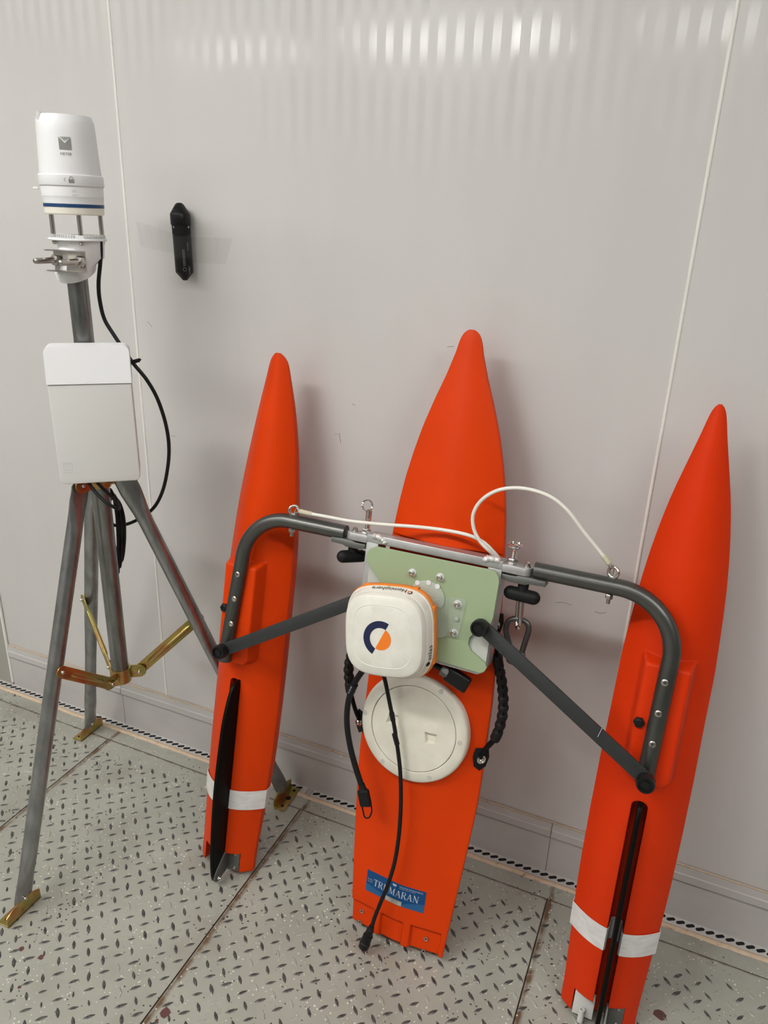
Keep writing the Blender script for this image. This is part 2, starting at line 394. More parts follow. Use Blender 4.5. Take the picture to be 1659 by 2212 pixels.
tube(b, [V3((x, -.0040, .1462 + e)) for x, e in q], .0018, 6); struct(finish('trim_8', b, 'tan', ang=80), 'thin dirty sealant line along the top of the metal skirting', 'sealant')
# slotted drain strip
def strip(name, x0, x1, label):
    b = BM(); z0, z1 = .0022, .0050; y0, y1 = -.0275, -.0035; box(b, (x0, y0, 0), (x1 - x0, 0, 0), (0, y1 - y0, 0), (0, 0, z0))
    for f in b.faces: f.material_index = 0
    x = x0 + .012; dx, dy = .0050, .0027; nx, ny = -.42, .9
    while x < x1 - .010:
        cx, cy = x, (y0 + y1) / 2; p = []
        for s in (1, -1):
            for k in range(7):
                a = -pi / 2 + k * pi / 6; ex, ey = dx * s + .0037 * math.cos(a) * s * .9, dy * s
                p.append(V3((cx + dx * s + (.0041 * math.cos(a) * .905 - .0041 * math.sin(a) * .42) * s, cy + dy * s + (.0041 * math.cos(a) * .42 + .0041 * math.sin(a) * .905) * s, z0 + .0003)))
        poly(b, p, 1); x += .01982
    return struct(finish(name, b, ['base', 'black_hole'], flatshade=True), label, 'drain strip')
gx0, gx1 = at(668, 1702, z=0).x, at(681, 1705, z=0).x
strip('trim_5', X0, gx0, 'slotted metal drain strip along the wall foot, left length')
strip('trim_6', gx1, X1, 'slotted metal drain strip along the wall foot, right length')
b = BM(); pts = []; x = X0; rows = []
while x < X1:
    rows.append((x, random.uniform(-.001, .001), random.uniform(-.0009, .0009))); x += .018 if -2 < x < .8 else .5
q = [[b.verts.new((x, -.0272 + e, 0)), b.verts.new((x, -.0290 + e, .0040 + f)), b.verts.new((x, -.0345, .0036 + f)), b.verts.new((x, -.0390 + e + f, .0002))] for x, e, f in rows]
for r0, r1 in zip(q, q[1:]):
    for i in range(3): b.faces.new((r0[i], r0[i + 1], r1[i + 1], r1[i]))
struct(finish('trim_7', b, 'tan', ang=80), 'rough tan sealant bead along the edge of the steel floor', 'sealant')
# floor: flange strip, four plates with a gap between, raised lozenges worn to bare steel
b = BM()
def quad(x0, y0, x1, y1, z, mi): poly(b, [(x0, y0, z), (x1, y0, z), (x1, y1, z), (x0, y1, z)], mi)
quad(X0, Y1, X1, .0, -.0025, 2)
quad(X0, -.0772, X1, 0, 0, 0)
SX = [X0, -2.6, -1.9785, -1.3587, -.7393, -.1115, .516, 1.14, X1]
for a, c in zip(SX, SX[1:]): quad(a + .0014, Y1, c - .0014, -.0788, 0, 0)
def lozenge(cx, cy, ang, L, Wd, mi):
    ca, sa = math.cos(ang), math.sin(ang); out = []
    for k, hz in ((1.0, 0), (.62, .0013)):
        ring = []
        for i in range(10):
            t = i / 10 * 2 * pi; a = math.cos(t); s = math.sin(t); w = Wd * s * (1 - .55 * a * a); l = L * a
            ring.append(b.verts.new((cx + (l * ca - w * sa) * k, cy + (l * sa + w * ca) * k, hz + .00005)))
        out.append(ring)
    f = b.faces.new(out[1]); f.material_index = mi
    for i in range(10): f = b.faces.new((out[0][i], out[0][(i + 1) % 10], out[1][(i + 1) % 10], out[1][i])); f.material_index = mi
for j in range(-1, 46):
    y = -.4060 - (.0396) * (j - 8)
    if y > -.09 or y < -1.5: continue
    for i in range(-62, 70):
        x = -.8533 + .0385 * i
        if x < -3.1 or x > 1.6: continue
        for k in (0, 1):
            cx, cy = x + (-.0191 if k else 0) + random.gauss(0, .0004), y + (-.0195 if k else 0) + random.gauss(0, .0004)
            if min(abs(cx - s) for s in SX) < .006 or cy > -.088: continue
            worn = random.random(); far = cx > -.11
            mi = 0 if worn < (.42 if far else .13) else 1; kk = random.uniform(.85, 1.08) if worn < .8 else random.uniform(.55, .9)
            lozenge(cx, cy, (pi / 4 if k else -pi / 4) + random.gauss(0, .05), .0114 * kk, .0037 * kk, mi)
for px, py, r in ((357, 2188, .011), (46, 2050, .006), (88, 2068, .006), (1425, 2192, .012), (42, 2132, .004), (338, 2205, .004)):
    c = at(px, py, z=.0004); k = random.uniform(0, 6)
    poly(b, [c + V3((math.cos(i * pi / 4 + k), math.sin(i * pi / 4 + k), 0)) * r * random.uniform(.75, 1.1) for i in range(8)], 3)
struct(finish('floor', b, ['floor', 'tread', 'rust', 'redchip'], loc=(0, 0, 0), ang=25), 'grey green painted steel floor with raised diamond tread', 'floor')
# ceiling lamps
for i, (x, y, L, D, s) in enumerate(LAMPS):
    t = thing('ceiling_light', (x, y, CEIL), ['leftmost ceiling light of the front row', 'ceiling light of the front row nearest the tripod', 'ceiling light of the front row over the middle of the room', 'rightmost ceiling light of the front row', 'left ceiling light of the back row', 'middle ceiling light of the back row', 'right ceiling light of the back row'][i], 'light', 'ceiling lights of the room')
    b = BM(); box(b, (x - L / 2 - .02, y - D / 2 - .02, CEIL - .035), (L + .04, 0, 0), (0, D + .04, 0), (0, 0, .035), .004); finish('housing', b, 'white', t)
    b = BM(); box(b, (x - L / 2, y - D / 2, CEIL - .045), (L, 0, 0), (0, D, 0), (0, 0, .0095)); finish('diffuser', b, emit('lit_diffuser', (1, .985, .95), LAMP * s), t)

# ================================================================== THE BOAT
boat = thing('survey_trimaran', (-.378, -.338, 0), 'orange three-hulled survey boat stood on its sterns and leaning on the grey wall', 'boat')
def hullmesh(name, uc, hw, top, bot, stations, mname, nt=44, nb=30):
    """loft; uc(v), hw(v), top(s, v) -> w of the deck, bot(v) -> depth below the deck edge"""
    b = BM(); rings = []
    for v in stations:
        c, h, D = uc(v), max(hw(v), 1e-4), bot(v); ring = []
        for i in range(nt + 1):
            s = -1 + 2 * i / nt; ring.append(b.verts.new(W(c + s * h, v, top(s, v))))
        for i in range(1, nb):
            a = pi * i / nb; s = math.cos(a); ring.append(b.verts.new(W(c + s * h, v, top(1, v) * (1 + s) / 2 + top(-1, v) * (1 - s) / 2 - D * math.sin(a) ** .8)))
        rings.append(ring)
    n = len(rings[0])
    for q, s in zip(rings, rings[1:]):
        for i in range(n): b.faces.new((q[i], q[(i + 1) % n], s[(i + 1) % n], s[i]))
    b.faces.new(rings[0][::-1]); b.faces.new(rings[-1])
    return b
def span(a, c, n): return [a + (c - a) * i / n for i in range(n + 1)]
# ---- middle hull
HWC = [(0, .1015), (.05, .105), (.1, .109), (.15, .1128), (.2, .1168), (.25, .1204), (.3, .124), (.35, .1268), (.4, .1275), (.45, .1272), (.5, .127), (.55, .1266), (.6, .1245), (.65, .1218), (.7, .1196), (.75, .117), (.8, .113), (.85, .109), (.9, .1037), (.95, .0962), (1.0, .0856), (1.05, .0727), (1.1, .056), (1.15, .0374), (1.19, .0250), (1.205, .0218), (1.215, .0188), (1.222, .0148), (1.227, .0098), (1.2295, .0045)]
def sstep(a, c, x): t = min(1, max(0, (x - a) / (c - a))); return t * t * (3 - 2 * t)
def topC(s, v):
    hw = lerp(v, HWC); dx = s * hw; w = -.014 * math.sqrt((dx / .105) ** 2 + .01) + .0014
    if v > .838:                                                     # raised bow deck with a lip at its foot
        w += .017 * sstep(.838, .8385, v) * max(0, 1 - abs(s) ** 2.4) * (hw / .11)
    if .30 < v < .66:                                                # swelling around the hatch
        w += .012 * sstep(.30, .40, v) * sstep(.66, .58, v) * max(0, 1 - abs(s) ** 3)
    for a, c in ((-.1105, -.0525), (-.0345, .0135), (.0315, .0925)): # three recesses at the stern
        k = sstep(a - .002, a + .002, dx) * sstep(c + .002, c - .002, dx) * sstep(.0525, .049, v - .02 * max(0, -dx - .02) * 0)
        w -= .0075 * k
    return w
stC = span(0, .044, 4) + [.0465, .048, .049, .050, .051, .052, .053, .056, .07] + span(.1, .82, 24) + [.832, .8365, .838, .8385, .840, .845, .86] + span(.88, 1.18, 20) + [1.19, 1.2, 1.206, 1.212, 1.217, 1.222, 1.225, 1.2275, 1.2295]
b = hullmesh('c', lambda v: -.3755 - .0115 * v, lambda v: lerp(v, HWC), topC, lambda v: lerp(v, [(0, .055), (.3, .085), (.8, .09), (1.0, .065), (1.15, .04), (1.2, .025), (1.2295, .008)]), stC, 'orange', nt=120)
hullc = finish('center_hull', b, 'orange', boat, ang=30)
hullc['label'] = 'wide middle orange hull with round hatch'
# hatch
HU, HV, HW_ = -.3910, .4735, .013
def hp(r, a, w): return W(HU + r * math.cos(a), HV + r * math.sin(a), w)
b = BM(); lathe(b, [(.0866, -.006), (.0866, .0055), (.0875, .0066), (.104, .0060), (.1075, .0035), (.1095, -.002), (.1095, -.013), (.08, -.013)], W(HU, HV, HW_), N, 96, U); ring = finish('hatch_ring', b, 'ivory', hullc)
b = BM()
lathe(b, [(0, -.008), (.0855, -.008), (.0855, .0050), (.0846, .0057), (.079, .0061), (.04, .0068), (0, .0072)], W(HU, HV, HW_), N, 96, U)
lid0 = finish('lid0', b, 'ivory', None, loc=(0, 0, 0)); cut = []
for px, py, k in ((848, 1555, -1), (929, 1594, 1)):
    u, v = hit(px, py, HW_ + .007)
    o = [(-.0140, .0100), (.0135, .0115), (.0105, -.0120), (-.0090, -.0145)] if k > 0 else [(-.0100, .0140), (.0110, .0130), (.0135, -.0110), (-.0145, -.0100)]
    c = BM(); t1 = [c.verts.new(W(u + x, v + y, HW_ + .0100)) for x, y in o]; t0 = [c.verts.new(W(u + x * .66 + .001, v + y * .66 - .001, HW_ - .0005)) for x, y in o]
    c.faces.new(t1); c.faces.new(t0[::-1]); [c.faces.new((t0[i], t0[(i + 1) % 4], t1[(i + 1) % 4], t1[i])) for i in range(4)]
    cut.append(finish('cut', c, 'ivory', None, loc=(0, 0, 0)))
for k in cut:
    md = lid0.modifiers.new('b', 'BOOLEAN'); md.object = k; md.operation = 'DIFFERENCE'; md.solver = 'EXACT'
me = bpy.data.meshes.new_from_object(lid0.evaluated_get(bpy.context.evaluated_depsgraph_get()))
for k in cut + [lid0]: bpy.data.objects.remove(k)
b = BM(); b.from_mesh(me); bpy.data.meshes.remove(me); lid = finish('hatch_lid', b, 'ivory', hullc, ang=25)
for px, py in ((788.6, 1539), (826, 1644), (927, 1680), (993, 1605), (953, 1494)):
    u, v = hit(px, py, HW_ + .006); b = BM(); cyl(b, W(u, v, HW_ + .0050), W(u, v, HW_ + .0072), .0048, .0044, 20); finish('screw_cap', b, 'sidegrey', hullc)
# sticker with its lettering
def dk(u, v, e=.0006): return W(u, v, topC((u - (-.3755 - .0115 * v)) / lerp(v, HWC), v) + e)
b = BM(); su0, su1, sv0, sv1 = -.4535, -.3235, .0858, .1328
for i in range(26):
    a, c = su0 + (su1 - su0) * i / 26, su0 + (su1 - su0) * (i + 1) / 26
    poly(b, [dk(a, sv0), dk(c, sv0), dk(c, sv1), dk(a, sv1)], 0)
    t0, t1 = i / 26, (i + 1) / 26
    lo = lambda t: sv0 + (.017 * max(0, 1 - t / .62) if t < .62 else .030 * ((t - .62) / .38) ** .55 * .62)
    poly(b, [dk(a, sv0, .0008), dk(c, sv0, .0008), dk(c, lo(t1), .0008), dk(a, lo(t0), .0008)], 2)
def serif_word(b, word, u, v, h, mi):
    """roman capitals drawn from strokes: (x0,y0,x1,y1,thickness) plus serifs at stroke feet"""
    G = {'T': (.62, [(.31, 0, .31, 1, .13), (.02, .97, .60, .97, .06), (.03, .97, .03, .80, .05), (.59, .97, .59, .80, .05), (.18, .015, .44, .015, .03)]),
         'R': (.70, [(.14, 0, .14, 1, .13), (.02, .985, .40, .985, .03), (.02, .015, .28, .015, .03), (.40, .985, .54, .90, .07), (.54, .90, .56, .74, .11), (.56, .74, .50, .60, .09), (.50, .60, .36, .53, .05), (.36, .53, .14, .53, .05), (.34, .53, .66, .02, .12), (.56, .015, .74, .015, .03)]),
         'I': (.34, [(.17, 0, .17, 1, .13), (.03, .985, .31, .985, .03), (.03, .015, .31, .015, .03)]),
         'M': (.94, [(.12, 0, .15, 1, .05), (.17, .98, .46, .06, .13), (.46, .04, .76, .98, .05), (.77, 0, .77, 1, .13), (.02, .015, .24, .015, .03), (.64, .015, .92, .015, .03), (.03, .985, .20, .985, .03), (.74, .985, .92, .985, .03)]),
         'A': (.74, [(.08, .02, .36, .98, .05), (.36, .98, .64, .02, .13), (.18, .34, .54, .34, .045), (.0, .015, .18, .015, .03), (.52, .015, .76, .015, .03)]),
         'N': (.80, [(.13, 0, .13, 1, .05), (.12, .98, .66, .03, .13), (.67, 0, .67, 1, .05), (.02, .015, .24, .015, .03), (.0, .985, .18, .985, .03), (.57, .985, .78, .985, .03)])}
    for ch in word:
        wd_, st = G[ch]
        for x0, y0, x1, y1, t in st:
            d = V3((x1 - x0, y1 - y0, 0)); n = V3((-d.y, d.x, 0)).normalized() * t / 2
            pts = [(x0 - n.x, y0 - n.y), (x1 - n.x, y1 - n.y), (x1 + n.x, y1 + n.y), (x0 + n.x, y0 + n.y)]
            poly(b, [dk(u + (x + .06 * y) * h, v + y * h, .0010) for x, y in pts], mi)
        u += (wd_ + .09) * h
serif_word(b, 'TRI', -.4365, .1035, .0150, 1); serif_word(b, 'MARAN', -.4010, .1035, .0150, 1)
text(b, 'TELEDYNE OCEANSCIENCE', .0042, lambda x, y: dk(-.3545 + x, .1262 + y, .001), mi=1, width=.050)
text(b, 'A Teledyne Marine Company', .0022, lambda x, y: dk(-.362 + x, .1232 + y, .001), mi=1, width=.034)
for i in range(2): text(b, ['RiverBoat', 'Trimaran'][i], .0034, lambda x, y: dk(-.4450 + x, .1128 - i * .0048 + y, .001), mi=1, width=.0115)
for k in range(5):                                                    # leaf mark of the maker
    a = pi * (1.10 + .2 * k); cx, cy = -.3895, .1290; L = .0068 if k in (1, 2, 3) else .0058; s, c = math.sin(a), math.cos(a)
    poly(b, [dk(cx, cy, .001), dk(cx + c * L * .5 - s * .0013, cy + s * L * .5 + c * .0013, .001), dk(cx + c * L, cy + s * L, .001), dk(cx + c * L * .5 + s * .0013, cy + s * L * .5 - c * .0013, .001)], 1)
for i in range(12): poly(b, [dk(-.4060 + .003 * (i + q), v, .0012) for q, v in ((0, .0865), (1, .0865), (1, .0962), (0, .0962))], 3)
text(b, 'REV. C', .0042, lambda x, y: dk(-.3855 + x, .0880 + y, .0014), mi=4, width=.0125)
text(b, '02-0054-01', .0034, lambda x, y: dk(-.3865 + x, .0928 + y, .0014), mi=4, width=.020)
stk = finish('name_sticker', b, ['sticker', 'ink_white', 'sticker2', 'tag', 'ink_black'], hullc, flatshade=True); stk['label'] = 'blue sticker lettered TRIMARAN'
for px, py in ((783, 1966.5), (779, 1990), (922, 2025), (917, 2051)):
    u, v = hit(px, py, -.018); p0 = dk(u, v, .0014); b = BM()
    lathe(b, [(.0021, -.004), (.0022, .0012), (.0030, .0018), (.0046, .0014), (.0048, 0), (.0048, -.003)], p0, N, 24); ins = finish('threaded_insert', b, 'steel', hullc)

# ---- side hulls
HWR = [(0, .0685), (.05, .069), (.1, .0715), (.15, .0735), (.2, .0768), (.25, .0788), (.3, .080), (.4, .0808), (.5, .0803), (.6, .0783), (.7, .0772), (.75, .0745), (.8, .0715), (.85, .0675), (.9, .0618), (.95, .0543), (1.0, .0448), (1.05, .0325), (1.1, .0200), (1.125, .0145), (1.135, .0118), (1.142, .0092), (1.147, .0062), (1.150, .0025)]
stR = span(0, .04, 4) + span(.06, 1.08, 44) + [1.095, 1.11, 1.12, 1.128, 1.135, 1.14, 1.144, 1.147, 1.149, 1.1505]
HWL = [q for q in HWR if q[0] < .95] + [(.95, .0555), (1.0, .0475), (1.05, .0385), (1.1, .0275), (1.125, .0225), (1.135, .0192), (1.142, .0150), (1.147, .0100), (1.1505, .0045)]
def side_hull(u0, tilt, name, label, slot_c, pod_c, mname):
    HT = HWL if u0 < -.4 else HWR
    uc = lambda v: u0 + tilt * v + (.012 * sstep(.70, 1.15, v) if u0 < -.4 else 0)
    topS = lambda s, v: -.047 * (lerp(v, HT) / .0808) ** 1.1 * (abs(s) ** 2.0)
    bot = lambda v: lerp(v, [(0, .040), (.25, .068), (.75, .070), (1.0, .042), (1.1, .022), (1.15, .008)])
    b = hullmesh(name, uc, lambda v: lerp(v, HT), topS, bot, stR, mname)
    bmesh.ops.recalc_face_normals(b, faces=b.faces[:])
    body = finish('hull_body', b, mname, None, loc=(0, 0, 0))
    # cutters: long fin slot, two stern notches
    cut = []
    c = BM(); pts = [(slot_c - .0135, -.05), (slot_c + .0135, -.05), (slot_c + .0135, .447)] + [(slot_c + .0135 * math.cos(k * pi / 8), .447 + .011 * math.sin(k * pi / 8)) for k in range(1, 8)] + [(slot_c - .0135, .447)]
    prism(c, [W(u, v, -.042) for u, v in pts], N * .12); cut.append(finish('cut', c, mname, None, loc=(0, 0, 0)))
    for a, d in ((.010, .046), (-.046, -.010)):
        c = BM(); lbox(c, u0 + a, u0 + d, -.05, .046, -.060, .05); cut.append(finish('cut', c, mname, None, loc=(0, 0, 0)))
    for k in cut:
        md = body.modifiers.new('b', 'BOOLEAN'); md.object = k; md.operation = 'DIFFERENCE'; md.solver = 'EXACT'
    me = bpy.data.meshes.new_from_object(body.evaluated_get(bpy.context.evaluated_depsgraph_get()))
    for k in cut + [body]: bpy.data.objects.remove(k)
    b = BM(); b.from_mesh(me); bpy.data.meshes.remove(me)
    # moulded pod that carries the tube
    tp = [(-.0365, .713), (.0365, .713), (.0365, .513), (.026, .5015), (-.026, .5015), (-.0365, .513)]
    bt = [(-.0455, .728), (.0455, .728), (.0455, .508), (.033, .4945), (-.033, .4945), (-.0455, .508)]
    v1 = [b.verts.new(W(pod_c + x, v, .0235)) for x, v in tp]; v0 = [b.verts.new(W(pod_c + x, v, -.022)) for x, v in bt]
    fs = [b.faces.new(v1), b.faces.new(v0[::-1])] + [b.faces.new((v0[i], v0[(i + 1) % 6], v1[(i + 1) % 6], v1[i])) for i in range(6)]
    bmesh.ops.recalc_face_normals(b, faces=fs)
    ed = set(fs[0].edges); [ed.update(e for e in f.edges if e not in fs[1].edges[:]) for f in fs[2:]]
    bmesh.ops.bevel(b, geom=list(ed), offset=.006, segments=4, profile=.6, affect='EDGES')
    h = finish('side_hull', b, mname, boat, ang=32); h['label'] = label
    # reflective band wrapped round the stern, following the slot
    hw = lerp(.18, HWR) + .0014; e = .047 * (hw / .0808) ** 1.1; c0 = uc(.18); path = []; dipped = False
    for i in range(31):
        s = -1 + 2 * i / 30; x = c0 + s * hw
        if abs(x - slot_c) > .0150: path.append((x, -e * s * s + .0016))
        elif not dipped:
            dipped = True
            yl = -e * ((slot_c - .0135 - c0) / hw) ** 2; yr = -e * ((slot_c + .0135 - c0) / hw) ** 2
            path += [(slot_c - .0142, yl + .0016), (slot_c - .0120, yl - .0015), (slot_c - .0105, -.036), (slot_c - .006, -.0402), (slot_c + .006, -.0402), (slot_c + .0105, -.036), (slot_c + .0120, yr - .0015), (slot_c + .0142, yr + .0016)]
    path += [(c0 + hw * math.cos(pi * i / 16), -e - (.058 + .0016) * math.sin(pi * i / 16) ** .8) for i in range(1, 16)]
    b = BM(); lo = [b.verts.new(W(x, .157 , w)) for x, w in path]; hi = [b.verts.new(W(x + .0012 * (x - c0) / hw, .2015, w)) for x, w in path]; k = len(path)
    for i in range(k): b.faces.new((lo[i], lo[(i + 1) % k], hi[(i + 1) % k], hi[i]))
    bmesh.ops.recalc_face_normals(b, faces=b.faces[:]); bmesh.ops.solidify(b, geom=b.faces[:], thickness=-.0012)
    bd = finish('reflective_band', b, 'tape', h, ang=25); bd['label'] = 'white band round the stern'
    return h
hl = side_hull(-.806, 0.012, 'l', 'narrow left orange hull with broad black fin', -.8055, -.8045, 'orange')
hr = side_hull(.0288, .0045, 'r', 'narrow right red-orange hull with thin black fin', .0320, .0335, 'orange_red')
# fins swung out of the slots
FP = [(.458, -.002), (.453, .018), (.438, .030), (.40, .042), (.36, .049), (.28, .054), (.20, .055), (.10, .049), (.03, .040), (-.004, .030), (-.012, .018), (-.006, .004), (.02, -.02), (.10, -.030), (.42, -.030)]
for h, fu, k, lab in ((hl, -.7965, 1, 'broad black fin blade'), (hr, .0330, .62, 'thin black fin seen edge-on')):
    b = BM(); pr = smooth([W(fu - .004, v, w * (k if w > 0 else 1)) for v, w in FP + FP[:1]], 4)[:-1]; prism(b, pr, U * .008, .0018); finish('fin', b, 'fin', h)['label'] = lab
# stern brackets
def stern(h, c, s):
    b = BM(); lbox(b, c + .0135, c + .0440, .001, .047, -.019, -.0160, .0008); br = finish('stern_bracket', b, 'alu_dark', h, ang=20)
    b = BM(); pr = [(.048, -.016), (.050, -.004), (.020, .026), (.004, .033), (-.008, .028), (-.012, .016), (-.006, .004), (.004, -.016)]
    prism(b, smooth([W(c + .0115, v, w) for v, w in pr + pr[:1]], 4)[:-1], U * .0045, .0007); finish('pivot_flange', b, 'alu_dark', h, ang=25)
    b = BM(); p = W(c + .016, -.0005, .0205); hexnut(b, p, U, .0048, .004); capsule(b, p + U * .003, p + U * .0065, .003, 12); finish('pivot_bolt', b, 'chrome', h)
    for du, dv in ((.034, .041), (.034, .008)):
        b = BM(); p = W(c + du, dv, -.0160); lathe(b, [(.0042, 0), (.0040, .0015), (.0026, .0026), (.0013, .0020), (0, .0016)], p, N, 20); finish('bracket_screw', b, 'steel', h)
    b = BM(); lbox(b, c - (.0455 if s > 0 else .0250), c - .0080, -.006, .047, -.022, -.0190, .0008); pl = finish('stern_plate', b, 'white2', h, ang=20); pl['label'] = 'white plate in the stern notch'
    if s < 0: return
    b = BM(); lathe(b, [(.0030, 0), (.0056, 0), (.0056, .026), (.0030, .026), (.0030, 0)], W(c - .028, -.012, -.012), A, 24); finish('hose_sleeve', b, 'white2', h)
stern(hl, -.8055, -1); stern(hr, .0305, 1)
for h, px, py in ((hl, 484, 1313), (hr, 1380, 1561)):
    p = Wp(px, py, .027); p -= N * .004; b = BM(); hexnut(b, p - N * .004, N, .0095, .010, .3); lathe(b, [(.0062, .0), (.0050, .0006), (.0045, -.001), (0, -.001)], p + N * .0062, N, 20); finish('vent_plug', b, 'black', h, ang=25)

# ---- bent arms
TR, TW = .0146, .030
def arm(s, pts, name):
    b = BM(); tube(b, pts, TR, 24); return finish('arm_tube', b, 'tube', boat, ang=60)
def bendpath(bot, vx, top, xe, R=.10, sgn=1):
    """bot: (u,v) foot; vertical to (vx, top-R), quarter bend, then along u to xe"""
    cx = vx - sgn * R; cy = top - R
    p = [W(bot[0] + (vx - bot[0]) * t, bot[1] + (cy - bot[1]) * t, TW) for t in (0, .02, .25, .5, .75)]
    p += [W(cx + sgn * R * math.cos(a * pi / 36), cy + R * math.sin(a * pi / 36), TW) for a in range(0, 19)]
    return p + [W(cx + (xe - cx) * t, top, TW) for t in (.25, .5, .75, .98, 1)]
armL = arm(-1, bendpath((-.8185, .506), -.798, .828, -.5735, .10, -1), 'l'); armL['label'] = 'bent grey tube bolted to the left hull'
armR = arm(1, bendpath((.0305, .506), .0345, .8315, -.2085, .10, 1), 'r'); armR['label'] = 'bent grey tube bolted to the right hull'
def torx(parent, px, py, r=.0058):
    p = Wp(px, py, TW + TR - .001); b = BM(); lathe(b, [(r, -.001), (r, .0008), (r * .8, .0016), (r * .45, .0018), (r * .4, .0004), (0, .0004)], p, N, 24); finish('arm_screw', b, 'steel', parent)
for px, py in ((513, 1241), (506, 1294), (499, 1348)): torx(armL, px, py)
for px, py in ((1436, 1475), (1422, 1542), (1409, 1608)): torx(armR, px, py)
def eyebolt(parent, px, py, nx, ny, ax):
    u, v = hit(px, py, TW); o = W(u, v, TW); b = BM(); torus(b, o, ax, .0088, .0030, 36, 12)
    lathe(b, [(.0050, 0), (.0042, .003), (.0036, .0055)], o - A * .0165, A, 20); finish('eyebolt', b, 'chrome', parent, ang=60)
    u2, v2 = hit(nx, ny, TW); b = BM(); o2 = W(u, v2 + .009, TW); hexnut(b, o2, -A, .0066, .008); cyl(b, o2 - A * .008, o2 - A * .0165, .0036, .0032, 14); finish('eyebolt_nut', b, 'steel', parent)
    return o
eL = eyebolt(armL, 635, 1102, 629, 1150, N * .8 + U * .5); eR = eyebolt(armR, 1325, 1236, 1316, 1295, N * .8 - U * .35)
def clevis(parent, a, c, s):
    b = BM(); pr = [(a, .8185), (a + (c - a) * .18, .8185), (a + (c - a) * .27, .8195), (a + (c - a) * .62, .8195), (a + (c - a) * .70, .8170), (c, .8170), (c, .8085), (a + (c - a) * .80, .8050), (a + (c - a) * .45, .8050), (a + (c - a) * .35, .8080), (a, .8090)]
    prism(b, [W(u, v, .012) for u, v in pr], N * .034, .0015); finish('arm_clevis', b, 'alu_dark', parent, ang=25)
clevis(armL, -.5960, -.5245, -1); clevis(armR, -.1840, -.2610, 1)

# ---- welded frame with plates
b = BM(); lbox(b, -.5230, -.2620, .8230, .8385, .012, .046, .0012); frame = finish('cross_frame', b, 'alu', boat, ang=25)
for u0, u1, v0 in ((-.5230, -.4985, .645), (-.2875, -.2620, .640)):
    b = BM(); lbox(b, u0, u1, v0, .8235, .004, .045, .0012); finish('frame_rail', b, 'alu', frame, ang=25)
for a, c in ((-.5690, -.5225), (-.2625, -.2110)):
    b = BM(); e = -1 if a < -.4 else 1; x0, x1 = (a, c) if e > 0 else (c, a)
    pr = [(x0, .012), (x1 - e * .012, .012)] + [(x1 - e * .012 + e * .012 * math.sin(k * pi / 16), .029 - .017 * math.cos(k * pi / 16)) for k in range(1, 16)] + [(x1 - e * .012, .046), (x0, .046)]
    prism(b, [W(u, .8200, w) for u, w in pr], A * .0145, .0010); finish('hinge_ear', b, 'alu', frame, ang=30)
def weld(pts):
    b = BM(); n = len(pts)
    tube(b, pts, [.0052 + .0013 * math.sin(i * 2.6) for i in range(n)], 12); finish('weld_bead', b, 'weld', frame, ang=70)
def wline(a, n, w): return [Wp(*p, w) for p in a]
def dense(pts, k): return smooth(pts, k)
weld(dense([Wp(807, 1157, .045), Wp(820, 1161, .045), Wp(829, 1168, .045), Wp(831, 1174, .045)], 7))
weld(dense([Wp(1049, 1212, .045), Wp(1052, 1206, .045), Wp(1066, 1208, .045), Wp(1080, 1211, .045)], 7))
# plates: outline read on the plate's own plane
GW = .060
outl = [(812, 1181), (1062, 1232), (1071, 1237), (1077, 1246), (1078, 1258), (1065, 1335), (1058, 1352), (1040, 1360), (1024, 1368), (1014, 1378), (1011, 1392), (1017, 1406), (1028, 1416), (1048, 1434), (1051, 1443), (1046, 1451), (1036, 1454), (952, 1429)]
pl = [hit(x, y, GW) for x, y in outl]
uL, uR = -.5125, -.2625
left = [(-.3870, .6330), (-.4900, .6335), (-.5060, .6400), (-.5100, .6500), (-.5060, .6600), (-.4850, .6760), (-.4760, .6900), (-.4760, .7150), (-.4770, .7450), (-.4820, .7590), (-.4960, .7740), (-.5110, .7880), (-.5135, .7980), (-.5125, .8080), (-.5070, .8160), (-.4990, .8195)]
plp = pl + left
b = BM(); prism(b, [W(u, v, GW - .0065) for u, v in plp], N * .0065); gp = finish('green_mounting_plate', b, 'green', boat, ang=20); gp['label'] = 'pale green plate with cut-out corners'
b = BM(); prism(b, [W(u, v, GW - .0115) for u, v in ((-.5080, .632), (-.2760, .628), (-.2660, .634), (-.2635, .645), (-.2635, .795), (-.5080, .795))], N * .0048); finish('backing_plate', b, 'backing', boat, ang=20)
for px, py in ((891, 1237), (951, 1247), (989, 1305), (981, 1367)):
    p = Wp(px, py, GW); b = BM(); cyl(b, p, p + N * .0014, .0075, .0075, 24); bt = finish('bolt_washer', b, 'white', gp)
    b = BM(); q = p + N * .0014; hexnut(b, q, N, .0062, .0055, .2); lathe(b, [(.0036, 0), (.0034, .003), (.0026, .0045), (.0017, .0045), (.0016, .002), (0, .002)], q + N * .0055, N, 18); finish('bolt', b, 'chrome', gp, ang=30)
